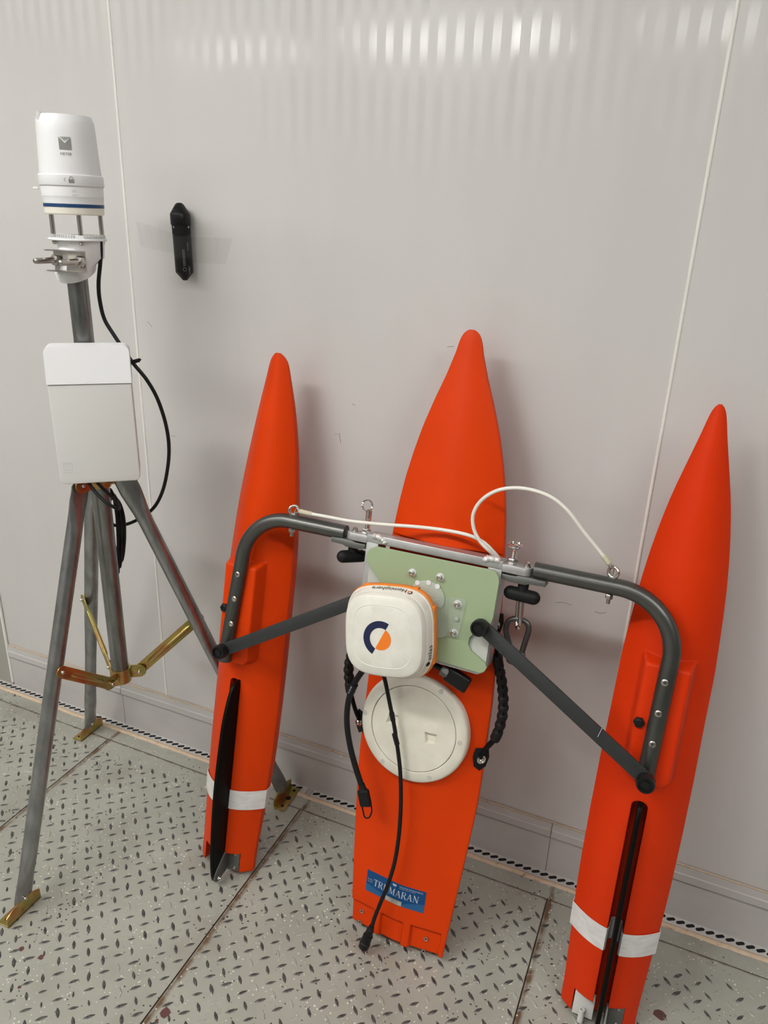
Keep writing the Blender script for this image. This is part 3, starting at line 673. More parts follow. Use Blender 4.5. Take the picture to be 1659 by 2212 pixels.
# frosted rear disc with three holes and clear bent bracket
b = BM(); c0 = Wp(922, 1285, GW + .003); cu, cv = hit(922, 1285, GW + .003)
pr = [W(cu + .034 * math.cos(a * pi / 20), cv - .004 + .030 * math.sin(a * pi / 20), GW + .0005) for a in range(-3, 24)]
prism(b, pr, N * .003, .0006); fd = finish('frosted_disc', b, 'frost', gp, ang=30)
for px, py in ((902, 1259), (926, 1259), (945, 1267)):
    p = Wp(px, py, GW + .0036); b = BM(); cyl(b, p - N * .001, p + N * .0006, .0048, .0048, 20); finish('disc_hole', b, 'white', gp)
b = BM(); k0, k1, k2 = hit(965, 1289, GW + .002), hit(1003, 1293, GW + .002), hit(990, 1378, GW + .002); k3 = hit(963, 1373, GW + .002)
prism(b, [W(*k0, GW + .0004), W(*k1, GW + .0004), W(*hit(1008, 1300, GW), GW + .0004), W(*k2, GW + .0004), W(*k3, GW + .0004)], N * .0035, .0006)
finish('clear_bracket_foot', b, 'clear', gp, ang=20)
b = BM(); prism(b, [W(k0[0], k0[1], GW + .004), W(k0[0] - .0235, k0[1] - .003, GW + .034), W(k3[0] - .0235, k3[1] - .003, GW + .034), W(k3[0], k3[1], GW + .004)], V3((.003, 0, 0)) + N * .002, .0005); finish('clear_bracket_web', b, 'clear', gp, ang=20)
p = Wp(986, 1337, GW + .004); b = BM(); lathe(b, [(.0042, 0), (.0038, .0015), (.0022, .002), (0, .0018)], p, N, 18); finish('clear_bracket_pin', b, 'frost', gp)

# ---- braces with hand knobs
def knob(parent, p, r=.0150, h=.019):
    b = BM(); seg = 48; rings = []
    X, Y, Z = frame_z(N)
    for rad, hh, kn in ((r * .9, 0, 0), (r, .002, 1), (r, h - .002, 1), (r * .93, h, 0), (r * .74, h, 0), (r * .70, h - .004, 0), (r * .42, h - .004, 0), (r * .40, h - .002, 0), (0, h - .002, 0)):
        if rad == 0: rings.append([b.verts.new(p + Z * hh)])
        else: rings.append([b.verts.new(p + Z * hh + (X * math.cos(2 * pi * i / seg) + Y * math.sin(2 * pi * i / seg)) * (rad - (.0009 if kn and i % 2 else 0))) for i in range(seg)])
    for q, s in zip(rings, rings[1:]):
        for i in range(seg):
            j = (i + 1) % seg
            b.faces.new((q[i], q[j], s[0])) if len(s) == 1 else b.faces.new((q[i], q[j], s[j], s[i]))
    b.faces.new(rings[0][::-1]); finish('hand_knob', b, 'black', parent, ang=25)
def brace(pa, pb, wa, wb, lab):
    a, c = W(*hit(*pa, wa), wa), W(*pb, wb) if pb[0] < 5 else W(*hit(*pb, wb), wb)
    d = (c - a).normalized(); n = (N - d * N.dot(d)).normalized(); s = d.cross(n); hwid = .0128; pts = []
    for e, cc, sg in ((-1, a, -1), (1, c, 1)):
        for k in range(0, 13):
            t = -pi / 2 + pi * k / 12; pts.append(cc + d * sg * math.cos(t) * hwid + s * math.sin(t) * hwid * sg)
    b = BM(); prism(b, [p - n * .003 for p in pts], n * .006, .0008); o = finish('brace_bar', b, 'strut', boat, ang=25); o['label'] = lab; return o, a, c
bl, la, lc = brace((483, 1404), (-.478, .738), .052, .066, 'dark grey flat bar running behind the white antenna'); knob(bl, la + N * .003); knob(bl, lc + N * .003)
brr, ra, rc = brace((1040, 1352), (1396, 1684), .066, .058, 'dark grey flat bar with a scratch, right side'); knob(brr, ra + N * .003); knob(brr, rc + N * .003, .0152, .020)
b = BM(); sp = [Wp(1301, 1572, .0655), Wp(1291, 1592, .0655)]; tube(b, sp, .0006, 6); finish('scratch', b, 'ink_white', brr)

# ---- T-handles, plungers, bolts on the hinge ears
def thandle(px, py, u, bar, lab):
    v0 = .806; cv = hit(px, py, .030)[1]; c = W(u, cv - .006, .030); b = BM(); cyl(b, W(u, v0, .030), c, .0098, .0090, 24); h = finish('handle_stem', b, 'rubber', boat); h['label'] = lab
    b = BM(); capsule(b, c - bar * .0205, c + bar * .0205, .0122, 24); finish('handle_grip', b, 'rubber', h, ang=80)
thandle(762, 1195, -.555, (U * .55 - N * .83).normalized(), 'black T-handle under the left hinge'); thandle(1131, 1279, -.2235, (U * .99 - A * .03).normalized(), 'black T-handle under the right hinge')
for u in (-.555, -.222):
    b = BM(); lathe(b, [(.0064, 0), (.0064, .0022), (.0050, .0026), (.0048, .0065), (.0030, .0080), (.0026, .0066), (0, .0066)], W(u, .8345, .030), A, 22); finish('hinge_bolt', b, 'steel', frame, ang=30)
for u, tl in ((-.5315, 0), (-.2485, 1)):
    b = BM(); o = W(u, .8345, .029); hexnut(b, o, A, .0092, .0095); 
    prof = [(.0050, .0095)]
    for k in range(8): prof += [(.0050, .011 + k * .0017), (.0042, .0118 + k * .0017)]
    lathe(b, prof + [(.0056, .026), (.0056, .034 if tl else .044), (.0034, .036 if tl else .047), (0, .036 if tl else .047)], o, A, 20); pin = finish('lock_plunger', b, 'chrome', frame, ang=30)
    b = BM()
    if tl: torus(b, o + A * .0345 + N * .002, A + N * .25, .0125, .0011, 32, 8); torus(b, o + A * .0330 + N * .002, A + N * .2, .0125, .0011, 32, 8)
    else: torus(b, o + A * .0535 - U * .006, U * .6 + N * .5 + A * .15, .0105, .0011, 32, 8); torus(b, o + A * .0535 - U * .0045, U * .6 + N * .5 + A * .15, .0105, .0011, 32, 8)
    finish('pull_ring', b, 'chrome', frame)

# ---- white wire bridle between the eyebolts
wl = [Wp(651, 1106, .032), Wp(672, 1110, .034), Wp(705, 1116, .040), Wp(760, 1126, .046), Wp(830, 1133, .040), Wp(900, 1138, .036), Wp(965, 1146, .034), Wp(1015, 1157, .034), Wp(1045, 1172, .030), Wp(1066, 1192, .020), Wp(1080, 1208, .004)]
wr = [Wp(1313, 1214, .034), Wp(1297, 1193, .036), Wp(1262, 1150, .045), Wp(1225, 1102, .055), Wp(1185, 1071, .06), Wp(1130, 1055, .06), Wp(1080, 1058, .055), Wp(1043, 1078, .050), Wp(1023, 1108, .046), Wp(1023, 1140, .042), Wp(1036, 1168, .038), Wp(1057, 1190, .030), Wp(1076, 1207, .006)]
b = BM(); tube(b, smooth(wl, 10), .0033, 12); ln = finish('bridle_wire', b, 'cable_white', boat, ang=80); ln['label'] = 'white coated wire from the left eyebolt'
b = BM(); tube(b, smooth(wr, 10), .0033, 12); rn = finish('bridle_wire', b, 'cable_white', boat, ang=80); rn['label'] = 'white coated wire looping to the right eyebolt'
for par, e, p0, p1 in ((ln, eL, Wp(646, 1104, .032), Wp(676, 1111, .034)), (rn, eR, Wp(1317, 1219, .034), Wp(1302, 1199, .036))):
    b = BM(); d = (p1 - p0); tube(b, [p0 + d * t for t in (0, .08, .2, .35, .5, .65, .8, .92, 1)], [.0030, .0046, .0050, .0044, .0051, .0045, .0050, .0043, .0035], 14); finish('ferrule', b, 'ferrule', par, ang=70)
    side = d.cross(N).normalized(); b = BM(); tip = e + (e - p0).normalized() * -.0015 + A * -.006
    tube(b, smooth([p0 + side * .0015, (p0 + e) / 2 + side * .0045, tip, (p0 + e) / 2 - side * .0045, p0 - side * .0015], 6), .0014, 8); finish('wire_loop', b, 'steel', par, ang=80)

# ---- carry handles on the middle hull
def carry(s, bolts, ctrl, lab):
    P0, P1 = bolts; pts = smooth([W(*q) for q in ctrl], 8); n = len(pts)
    b = BM(); tube(b, pts, .0075, 14, flat=[(1.5, .45)] * n, up=U * .3 + N); st = finish('strap', b, 'webbing', boat, ang=60); st['label'] = lab
    a, c = int(n * .26), int(n * .74); gp_ = pts[a:c + 1]; k = len(gp_); fine = smooth(gp_, 6); m_ = len(fine)
    rad = []
    for i in range(m_):
        t = i / (m_ - 1); e = .0104 if t < .16 or t > .86 else .0098 + .0010 * max(-.8, min(.8, 1.6 * math.sin(t * 66)))
        rad.append(e * (1 if .02 < t < .98 else .86))
    b = BM(); tube(b, fine, rad, 18, flat=[(1.15, .95)] * m_, up=N); finish('handle_rubber', b, 'rubber', st, ang=50)
    for q in (P0, P1):
        p = W(*q); ax = (U * s * .55 + N * .75).normalized()
        b = BM(); X, Y, Z = frame_z(ax); Y = (A - ax * A.dot(ax)).normalized(); X = Y.cross(ax)
        prism(b, [p + X * x + Y * y for x, y in ((-.013, .022), (.013, .022), (.0165, .004), (.012, -.015), (.0, -.024), (-.012, -.015), (-.0165, .004))], ax * .004, .0012); finish('strap_end', b, 'rubber', st, ang=25)
        b = BM(); lathe(b, [(.0088, .004), (.0088, .0055), (.0062, .0056), (.0058, .0105), (.0042, .0122), (.0026, .0120), (.0024, .009), (0, .009)], p, ax, 24); finish('strap_bolt', b, 'chrome', st, ang=30)
carry(1, ((-.2720, .7060, -.012), (-.2600, .4400, -.014)), [(-.2720, .715, -.008), (-.2640, .680, -.012), (-.2560, .640, -.012), (-.2400, .595, -.010), (-.2310, .545, -.010), (-.2360, .495, -.010), (-.2500, .468, -.010), (-.2600, .446, -.008)], 'black carry strap on the right of the middle hull')
carry(-1, ((-.5080, .7060, -.016), (-.5110, .4400, -.016)), [(-.5090, .715, -.010), (-.5210, .680, -.012), (-.5270, .640, -.012), (-.5440, .595, -.012), (-.5520, .550, -.012), (-.5430, .505, -.012), (-.5290, .468, -.012), (-.5140, .446, -.010)], 'black carry strap on the left of the middle hull')

# ================================================================== ANTENNA
AU, AV, AR = -.4335, .6830, math.radians(7.8)
ex, ey = U * math.cos(AR) + A * math.sin(AR), -U * math.sin(AR) + A * math.cos(AR)
def AP(x, y, w): return W(AU, AV, w) + ex * x + ey * y
ant = thing('satellite_antenna', W(AU, AV, GW), 'squarish white satellite antenna with orange rim bolted on the green plate', 'antenna')
def sq(h, n, k=64): return [(h * math.copysign(abs(math.cos(t)) ** (2 / n), math.cos(t)), h * math.copysign(abs(math.sin(t)) ** (2 / n), math.sin(t))) for t in [2 * pi * i / k for i in range(k)]]
def sqloft(b, prof, n=3.35, k=72, cap0=True, cap1=True):
    rings = [[b.verts.new(AP(x, y, w)) for x, y in sq(h, n, k)] for h, w in prof]
    for q, s in zip(rings, rings[1:]):
        for i in range(k): b.faces.new((q[i], q[(i + 1) % k], s[(i + 1) % k], s[i]))
    if cap0: b.faces.new(rings[0][::-1])
    if cap1: b.faces.new(rings[-1])
b = BM(); sqloft(b, [(.062, .076), (.074, .0775), (.0835, .083), (.0855, .088), (.0855, .0975), (.0842, .0995), (.06, .0995)]); finish('rim_band', b, 'rim', ant, ang=30)
b = BM(); sqloft(b, [(.0832, .0985), (.0828, .1030), (.0836, .1038), (.0836, .1056), (.0822, .1070), (.0775, .1210), (.0765, .1222), (.0745, .1300), (.0720, .1335), (.0690, .1352), (.0640, .1366), (.0580, .1384), (.0560, .1390), (.0548, .1386), (.0540, .1390), (.035, .1403), (.018, .1409), (.006, .1411)], cap0=False); finish('housing', b, 'radome', ant, ang=22)
b = BM(); cyl(b, W(AU, AV, GW + .0005), W(AU, AV, .0775), .024, .028, 32); finish('pole_mount', b, 'black', ant)
for sx_, sy_ in ((1, .55), (.55, 1), (-.55, 1), (1, -.55)):
    q_ = .0838 * (1 - .55 ** 3.35) ** (1 / 3.35) + .0008; b = BM(); c = AP(q_ * sx_ if abs(sx_) == 1 else .0838 * sx_, q_ * sy_ if abs(sy_) == 1 else .0838 * sy_, .0915)
    dd = ex * (1 if sx_ == 1 else 0) + ey * (1 if sy_ == 1 else 0); tt = ey if sx_ == 1 else ex
    box(b, c - tt * .006 - N * .0075 - dd * .004, tt * .012, N * .015, dd * .0062, .0012); finish('rim_clip', b, 'rim', ant)
# emblem: navy half ring and orange half disc
lc0, lc1 = hit(808.6, 1406, .1415), hit(834, 1361, .1415); d2 = V3((lc1[0] - lc0[0], lc1[1] - lc0[1], 0)).normalized(); th0 = math.atan2(d2.y, d2.x)
eu, ev = hit(821.5, 1381, .1415)
def EP(r, a, e):
    u, v = eu + r * math.cos(a), ev + r * math.sin(a); dr = math.hypot(u - AU, v - AV); return W(u, v, lerp(dr, [(0, .1412), (.006, .1411), (.018, .1409), (.035, .1403), (.054, .1390)]) + e)
b = BM()
for i in range(40):
    a0, a1 = th0 + pi * i / 40, th0 + pi * (i + 1) / 40
    for r0, r1 in ((.0202, .0262), (.0262, .0325)): poly(b, [EP(r0, a0, .0007), EP(r1, a0, .0007), EP(r1, a1, .0007), EP(r0, a1, .0007)])
finish('emblem_ring', b, 'ink_navy', ant, flatshade=True)
b = BM()
for i in range(40):
    a0, a1 = th0 - pi * i / 40, th0 - pi * (i + 1) / 40
    for r0, r1 in ((0, .0065), (.0065, .013), (.013, .0198)):
        if r0 == 0: poly(b, [EP(0, 0, .0007), EP(r1, a0, .0007), EP(r1, a1, .0007)])
        else: poly(b, [EP(r0, a0, .0007), EP(r1, a0, .0007), EP(r1, a1, .0007), EP(r0, a1, .0007)])
finish('emblem_disc', b, 'ink_orange', ant, flatshade=True)
def wall_top(x, y):            # on the upper flank of the housing
    w = .1045 + y; h = lerp(w, [(.0985, .0834), (.1056, .0838), (.1070, .0824), (.1210, .0777), (.1222, .0767), (.13, .0747)])
    xx = -x; yy = h * max(0, 1 - abs(xx / h) ** 3.35) ** (1 / 3.35) + .0005; return AP(xx, yy, w)
def wall_right(x, y):
    w = .1045 + y; h = lerp(w, [(.0985, .0834), (.1056, .0838), (.1070, .0824), (.1210, .0777), (.1222, .0767), (.13, .0747)])
    return AP(h * max(0, 1 - abs(x / h) ** 3.35) ** (1 / 3.35) + .0005, x, w)
b = BM(); text(b, 'Hemisphere', .0150, lambda x, y: wall_top(x - .003, y + .0030), mi=0, width=.066); finish('maker_lettering', b, 'ink_black', ant, flatshade=True)
b = BM()
for i in range(16):
    a0, a1 = pi / 2 + pi * i / 16 - .5, pi / 2 + pi * (i + 1) / 16 - .5
    poly(b, [wall_top(-.0415 + .0032 * math.cos(a), .0085 + .0032 * math.sin(a)) for a in (a0, a1)] + [wall_top(-.0415 + .0052 * math.cos(a), .0085 + .0052 * math.sin(a)) for a in (a1, a0)], 0)
    a0, a1 = a0 + pi, a1 + pi; poly(b, [wall_top(-.0415, .0085)] + [wall_top(-.0415 + .0032 * math.cos(a), .0085 + .0032 * math.sin(a)) for a in (a0, a1)], 1)
finish('maker_mark', b, ['ink_navy', 'ink_orange'], ant, flatshade=True)
b = BM(); text(b, 'atlas', .0150, lambda x, y: wall_right(x - .027, y + .0035), width=.027); finish('side_lettering', b, 'ink_black', ant, flatshade=True)
b = BM(); cx = -.0475
poly(b, [wall_right(cx + .0042 * math.cos(a) * (1 if not -2.3 < a < -.8 else .6), .0085 + .0050 * math.sin(a)) for a in [-pi / 2 + 2 * pi * i / 14 for i in range(14)]]); finish('side_mark', b, 'ink_black', ant, flatshade=True)

# ================================================================== CABLES OF THE BOAT
def cable(name, pts, r, label, cat, m='rubber', k=10, seg=12):
    t = thing(name, pts[0], label, cat); b = BM(); tube(b, smooth(pts, k), r, seg); finish('cord', b, m, t, ang=80); return t
c1 = cable('antenna_cable', [W(*hit(800, 1435, .070), .070), Wp(783, 1450, .066), Wp(768, 1472, .060), Wp(756, 1500, .056), Wp(750, 1535, .052), Wp(750, 1570, .050), Wp(756, 1610, .048), Wp(766, 1650, .045), Wp(777, 1685, .043), Wp(783, 1702, .042)], .0058, 'thick black cable hanging left of the round hatch, ending in a looped plug', 'cable')
b = BM(); p0, p1 = Wp(766, 1478, .059), Wp(757, 1497, .056); cyl(b, p0, p1, .0073, .0073, 20); 
d = (p0 - p1).normalized(); fn_s = d.cross(N).normalized(); o_ = finish('cable_label', b, 'rubber', c1)
b = BM(); L = (p0 - p1).length; nn = fn_s.cross(d).normalized()
if nn.dot(N) < 0: nn = -nn
text(b, 'R A1W', .0048, lambda x, y: p1 + d * (L * .5 + x) + nn * .0075 - d.cross(nn) * (y - .000), width=.017); finish('label_print', b, 'ink_white', c1, flatshade=True)
b = BM(); q0, q1 = Wp(783, 1702, .042), Wp(791, 1741, .040); d = (q1 - q0).normalized(); s_ = d.cross(N).normalized(); n_ = s_.cross(d)
box(b, q0 + d * .004 - s_ * .0115 - n_ * .006, d * .034, s_ * .023, n_ * .012, .003); finish('plug', b, 'rubber', c1, ang=30)
b = BM(); tube(b, [q0 - d * .008, q0, q0 + d * .006], [.0062, .0070, .0098], 18); finish('strain_relief', b, 'rubber', c1, ang=60)
b = BM(); e0, e1 = Wp(781, 1736, .040), Wp(800, 1730, .040); tube(b, smooth([e0, e0 + d * .016, Wp(788, 1765, .038), Wp(797, 1766, .038), Wp(803, 1752, .038), e1], 8), .0016, 8); finish('cap_loop', b, 'rubber', c1, ang=80)
pts2 = [W(*hit(828, 1455, .070), .070), Wp(834, 1480, .060), Wp(842, 1520, .048), Wp(851, 1565, .042), Wp(858, 1610, .040), Wp(864, 1660, .038), Wp(866, 1710, .036), Wp(865, 1760, .034), Wp(861, 1810, .032), Wp(853, 1860, .030), Wp(840, 1905, .028), Wp(824, 1945, .026), Wp(810, 1980, .026), Wp(803, 2003, .028)]
c2 = cable('signal_cable', pts2, .0040, 'long thin black cable hanging from the antenna across the white hatch and blue sticker', 'cable', k=10)
for (a, c) in (((846, 1540), (849, 1556)), ((852, 1585), (858, 1608))):
    b = BM(); cyl(b, Wp(*a, .044), Wp(*c, .0405), .0052, .0050, 18); finish('sleeve', b, 'black', c2)
b = BM(); q0, q1 = Wp(803, 2001, .028), Wp(785, 2046, .034); tube(b, [q0 + (q1 - q0) * t for t in (0, .12, .14, .40, .42, .75, .77, 1)], [.0055, .0066, .0076, .0080, .0100, .0105, .0112, .0108], 24); finish('plug', b, 'black', c2, ang=30)
b = BM(); d = (q1 - q0).normalized(); cyl(b, q1 - d * .001, q1 + d * .0015, .0072, .0060, 20); finish('plug_face', b, 'rubber', c2)
c3 = thing('coax_plug', Wp(990, 1475, .03), 'stubby black plug poking out below the green plate', 'plug')
b = BM(); a0, a1, a2 = Wp(935, 1434, .034), Wp(958, 1447, .034), Wp(1004, 1478, .034); tube(b, smooth([a0 - (a1 - a0) * .6, a0, a1], 6), .0056, 16); finish('cord', b, 'rubber', c3)
b = BM(); d = (a2 - a1).normalized(); s_ = d.cross(N).normalized(); n_ = s_.cross(d); box(b, a1 + d * .008 - s_ * .0150 - n_ * .008, d * .046, s_ * .030, n_ * .016, .004); finish('plug_body', b, 'black', c3, ang=35)
b = BM(); hexnut(b, a1 - d * .004, d, .0115, .016); finish('plug_nut', b, 'alu_dark', c3, ang=25)

# ================================================================== CARABINER AND SHACKLE
su_ = hit(1128, 1290, .0)[0]
cbz = W(-.2290, .800, .012)
car = thing('carabiner', Wp(1122, 1330, .015), 'small steel carabiner hooked below the right hinge', 'carabiner')
b = BM(); ct, cb = Wp(1126, 1268, .015), Wp(1118, 1357, .015); d = (ct - cb).normalized(); s_ = (N * .55 + U * .30).normalized(); L = (ct - cb).length
loop = [cb + d * (L * .5 * (1 + math.copysign(abs(math.sin(t)) ** .6, math.sin(t)))) + s_ * (.010 * math.copysign(abs(math.cos(t)) ** .7, math.cos(t))) for t in [2 * pi * i / 48 for i in range(48)]]
tube(b, loop, .0036, 14, closed=True); finish('hook', b, 'chrome', car, ang=80)
b = BM(); g = cb + d * L * .55 + s_ * .010; cyl(b, g - d * .016, g + d * .016, .0050, .0050, 18); finish('lock_sleeve', b, 'steel', car)
shk = thing('shackle', Wp(1118, 1375, .0), 'grey steel bow shackle hanging from the carabiner behind the brace', 'shackle')
b = BM(); pts = [Wp(x, y, .006) for x, y in ((1127, 1410), (1135, 1385), (1142, 1362), (1140, 1348), (1130, 1340), (1118, 1337), (1105, 1338), (1096, 1346), (1093, 1362), (1098, 1385), (1105, 1408))]
tube(b, smooth(pts, 8), .0052, 16); finish('bow', b, 'steel' if False else 'tube', shk, ang=80)
b = BM(); p0, p1 = Wp(1133, 1416, .006), Wp(1099, 1416, .006); cyl(b, p0, p1, .0075, .0075, 20); finish('pin', b, 'tube', shk)
b = BM(); capsule(b, Wp(1104, 1424, .006), Wp(1116, 1429, .006), .0090, 16); finish('pin_head', b, 'tube', shk, ang=80)

# ================================================================== TRIPOD MAST
MX, MY = -1.103, -.262
trip = thing('tripod_mast', (MX, MY, 0), 'galvanised steel tripod mast standing at the left on three braced legs', 'tripod')
b = BM(); lathe(b, [(.0160, .405), (.0187, .405), (.0187, 1.335), (.0160, 1.335), (.0160, .405)], (MX, MY, 0), (0, 0, 1), 40); finish('mast_pole', b, 'mast', trip, ang=50)
FEET = [V3((-1.121, -.590, 0)), V3((-1.421, -.078, 0)), V3((-.797, -.062, 0))]
LEGL = ['front left leg', 'rear leg by the wall', 'right leg behind the left hull']
def lug_ring(z, h, rr, name):
    b = BM(); lathe(b, [(.0195, z), (.0228, z), (.0228, z + h), (.0195, z + h), (.0195, z)], (MX, MY, 0), (0, 0, 1), 32); o = finish(name, b, 'zinc', trip, ang=30); return o
up = lug_ring(.862, .034, .06, 'upper_collar'); lowc = lug_ring(.388, .034, .06, 'lower_collar')
def roundbar(a0, a1, hw, k, th):
    e = (a1 - a0).normalized(); sd = e.cross(k).normalized(); pts = []
    for cc, sg in ((a0, -1), (a1, 1)):
        for q in range(9):
            an = -pi / 2 + pi * q / 8; pts.append(cc + e * sg * math.cos(an) * hw + sd * math.sin(an) * hw * sg)
    return pts
for F, lab in zip(FEET, LEGL):
    d = V3((F.x - MX, F.y - MY, 0)).normalized(); t = V3((-d.y, d.x, 0)); fx = V3((1, 0, 0)) * (1 if lab == LEGL[2] else -1)
    top = V3((MX, MY, .886)) + d * .046; foot = V3((F.x, F.y, .022)); ax = (foot - top).normalized(); L = (foot - top).length
    st = [0, .004, .012, .04, .065, .09, .115, L * .5, L - .11, L - .085, L - .06, L - .035, L - .010, L - .003, L]
    fl = [(.18, .7), (.20, 1.1), (.22, 1.42), (.24, 1.44), (.50, 1.28), (.85, 1.08), (1, 1), (1, 1), (1, 1), (.85, 1.08), (.5, 1.3), (.26, 1.45), (.24, 1.40), (.22, 1.1), (.20, .7)]
    ups = [t] * 7 + [(t + fx * (1 if fx.dot(t) > 0 else -1) * .0)] + [fx * (1 if fx.dot(t) > 0 else -1)] * 7
    b = BM(); rings = []
    for s_, f_, u_2 in zip(st, fl, ups):
        x = (u_2 - ax * u_2.dot(ax)).normalized(); y = ax.cross(x)
        rings.append([b.verts.new(top + ax * s_ + x * math.cos(2 * pi * i / 28) * .0158 * f_[0] + y * math.sin(2 * pi * i / 28) * .0158 * f_[1]) for i in range(28)])
    for q, s in zip(rings, rings[1:]):
        for i in range(28): b.faces.new((q[i], q[(i + 1) % 28], s[(i + 1) % 28], s[i]))
    b.faces.new(rings[0][::-1]); b.faces.new(rings[-1]); lg = finish('leg', b, 'galv', trip, ang=50); lg['label'] = lab
    side = 1                                                            # side of the leg the brace sits on
    # collar lugs: rounded ears
    for z, r0, r1, col in ((.879, .018, .052, up), (.405, .018, .040, lowc)):
        c0 = V3((MX, MY, z)) + t * side * .0052; b = BM(); pts = roundbar(c0 + d * r0, c0 + d * r1, .0160, t, .004); prism(b, pts, t * side * .0035, .0006); finish('collar_lug', b, 'zinc', trip, ang=30)
        b = BM(); p = c0 + d * r1; capsule(b, p - t * side * .004, p + t * side * .0065, .0042, 14); finish('rivet', b, 'chrome', col)
    # foot: upright plate riveted to the leg with a flange on the floor
    base = V3((F.x, F.y, .0015)) - fx * .0045; fy = V3((0, 1, 0)); fw = .043
    b = BM(); pr = [(-fw, 0), (fw, 0), (fw, .024), (fw * .55, .034), (-fw * .55, .034), (-fw, .024)]
    prism(b, [base + fy * y + V3((0, 0, z)) for y, z in pr], fx * .003, .0006); box(b, base - fy * fw, fy * 2 * fw, fx * .030, V3((0, 0, .003)), .0008); ft = finish('foot_bracket', b, 'zinc', lg, ang=30)
    for y in (-.030, 0, .030):
        b = BM(); p = base + fy * y + fx * .018 + V3((0, 0, .0031)); cyl(b, p, p + V3((0, 0, .0004)), .0042 if y else .0070, seg=16); finish('bolt_hole', b, 'black_hole', lg)
    b = BM(); p = foot - ax * .016; capsule(b, p + fx * -.002, p - fx * .0065, .0040, 14); finish('rivet', b, 'chrome', lg)
    # brace from the lower collar to the leg
    s = {LEGL[0]: .432, LEGL[1]: .425, LEGL[2]: .415}[lab]; pl_ = top + ax * (L * s)
    a0 = V3((MX, MY, .405)) + d * .040 + t * side * .0105; a1 = pl_ + t * side * .0175 ; k = t * side
    e = (a1 - a0).normalized()
    b = BM(); prism(b, roundbar(a0, a1, .0130, k, .003), k * .003, .0006); tube(b, [a0 + e * .026, a0 + e * .034, a1 - e * .034, a1 - e * .026], [.002, .0058, .0058, .002], 12); br = finish('brace', b, 'zinc', trip, ang=35)
    for p in (a0, a1):
        b = BM(); capsule(b, p - k * .002, p + k * .0050, .0040, 14); finish('rivet', b, 'chrome', br)
for a in (math.radians(-62), math.radians(120)):
    for z, par in ((.405, lowc), (.879, up)):
        dd = V3((math.cos(a), math.sin(a), 0)); p = V3((MX, MY, z)) + dd * .023; b = BM(); cyl(b, p - dd * .002, p + dd * .014, .0034, seg=14); hexnut(b, p + dd * .011, dd, .0074, .007); finish('clamp_screw', b, 'zinc', par)

# ================================================================== RAIN GAUGE
GX, GY = -1.0915, MY
def zz(px, py): return at(px, py, y=GY).z
gauge = thing('rain_gauge', (GX, GY, 1.335), 'white rain gauge with a thin blue line clamped on top of the tripod mast', 'rain gauge')
R1, R2 = .0650, .0708
zt, zr1, zr0, zb, zl0 = zz(146, 251), zz(152, 378), zz(153, 403), zz(158, 441), zz(160, 464)
sc_ = 1.0
b = BM(); lathe(b, [(0.0423, zt - .02), (0.0423, zt), (0.0437, zt), (0.0471, zt - .0085), (0.0476, zt - .0095), (0.0485, zt - .028), (0.0516, zr1), (0.0446, zr1 - .002), (0.0423, zt - .02)], (GX, GY, 0), (0, 0, 1), 72); fun = finish('funnel', b, 'white', gauge, ang=25)
b = BM(); an = math.radians(-78) - .55; dd = V3((math.cos(an), math.sin(an), 0)); p = V3((GX, GY, zt - .004)) + dd * .0445; capsule(b, p - V3((0, 0, .003)), p + V3((0, 0, .003)), .0045, 14); finish('rim_notch', b, 'palegrey', gauge, ang=60)
b = BM(); lathe(b, [(0.0446, zr0), (0.0539, zr0), (0.0549, zr0 + .002), (0.0545, zr1 - .002), (0.0532, zr1), (0.0446, zr1 + .001), (0.0446, zr0)], (GX, GY, 0), (0, 0, 1), 72); finish('locking_ring', b, 'white', gauge, ang=30)
b = BM(); lathe(b, [(0.0418, zb), (0.0510, zb), (0.0517, zr0 - .018), (0.0522, zr0 - .017), (0.0525, zr0 + .0005), (0.0418, zr0 + .0005), (0.0418, zb)], (GX, GY, 0), (0, 0, 1), 72); finish('housing', b, 'white', gauge, ang=25)
b = BM(); lathe(b, [(0.0418, zb - .0055), (0.0513, zb - .0055), (0.0513, zb), (0.0418, zb), (0.0418, zb - .0055)], (GX, GY, 0), (0, 0, 1), 72); finish('blue_line', b, 'navy', gauge, ang=30)
b = BM(); lathe(b, [(0, zl0), (0.0488, zl0), (0.0502, zl0 + .002), (0.0509, zb - .0055), (0, zb - .0055)], (GX, GY, 0), (0, 0, 1), 72); finish('translucent_base', b, 'translucent', gauge, ang=30)
zp1, zp0 = zz(166, 507), zz(167, 519)
fa = math.atan2(CAM.y - GY, CAM.x - GX)                              # direction the printed front faces
for k in (0, 1, 2):
    a = fa + math.radians([-68, 8, 88][k]); rr = .0425; p = V3((GX + rr * math.cos(a), GY + rr * math.sin(a), 0)); b = BM(); cyl(b, p + V3((0, 0, zp0)), p + V3((0, 0, zl0 + .001)), 0.0040, seg=20); finish('rod', b, 'steel', gauge)
    b = BM(); capsule(b, p + V3((0, 0, zp0 - .003)), p + V3((0, 0, zp0 + .001)), .0042, 14); finish('rod_nut', b, 'steel', gauge, ang=60)
b = BM(); lathe(b, [(0, zp0), (0.0498, zp0), (0.0509, zp0 + .0012), (0.0504, zp0 + .0030), (0.0476, zp0 + .0042), (0.0465, zp1), (0, zp1)], (GX, GY, 0), (0, 0, 1), 72); bp = finish('base_plate', b, 'white', gauge, ang=30)
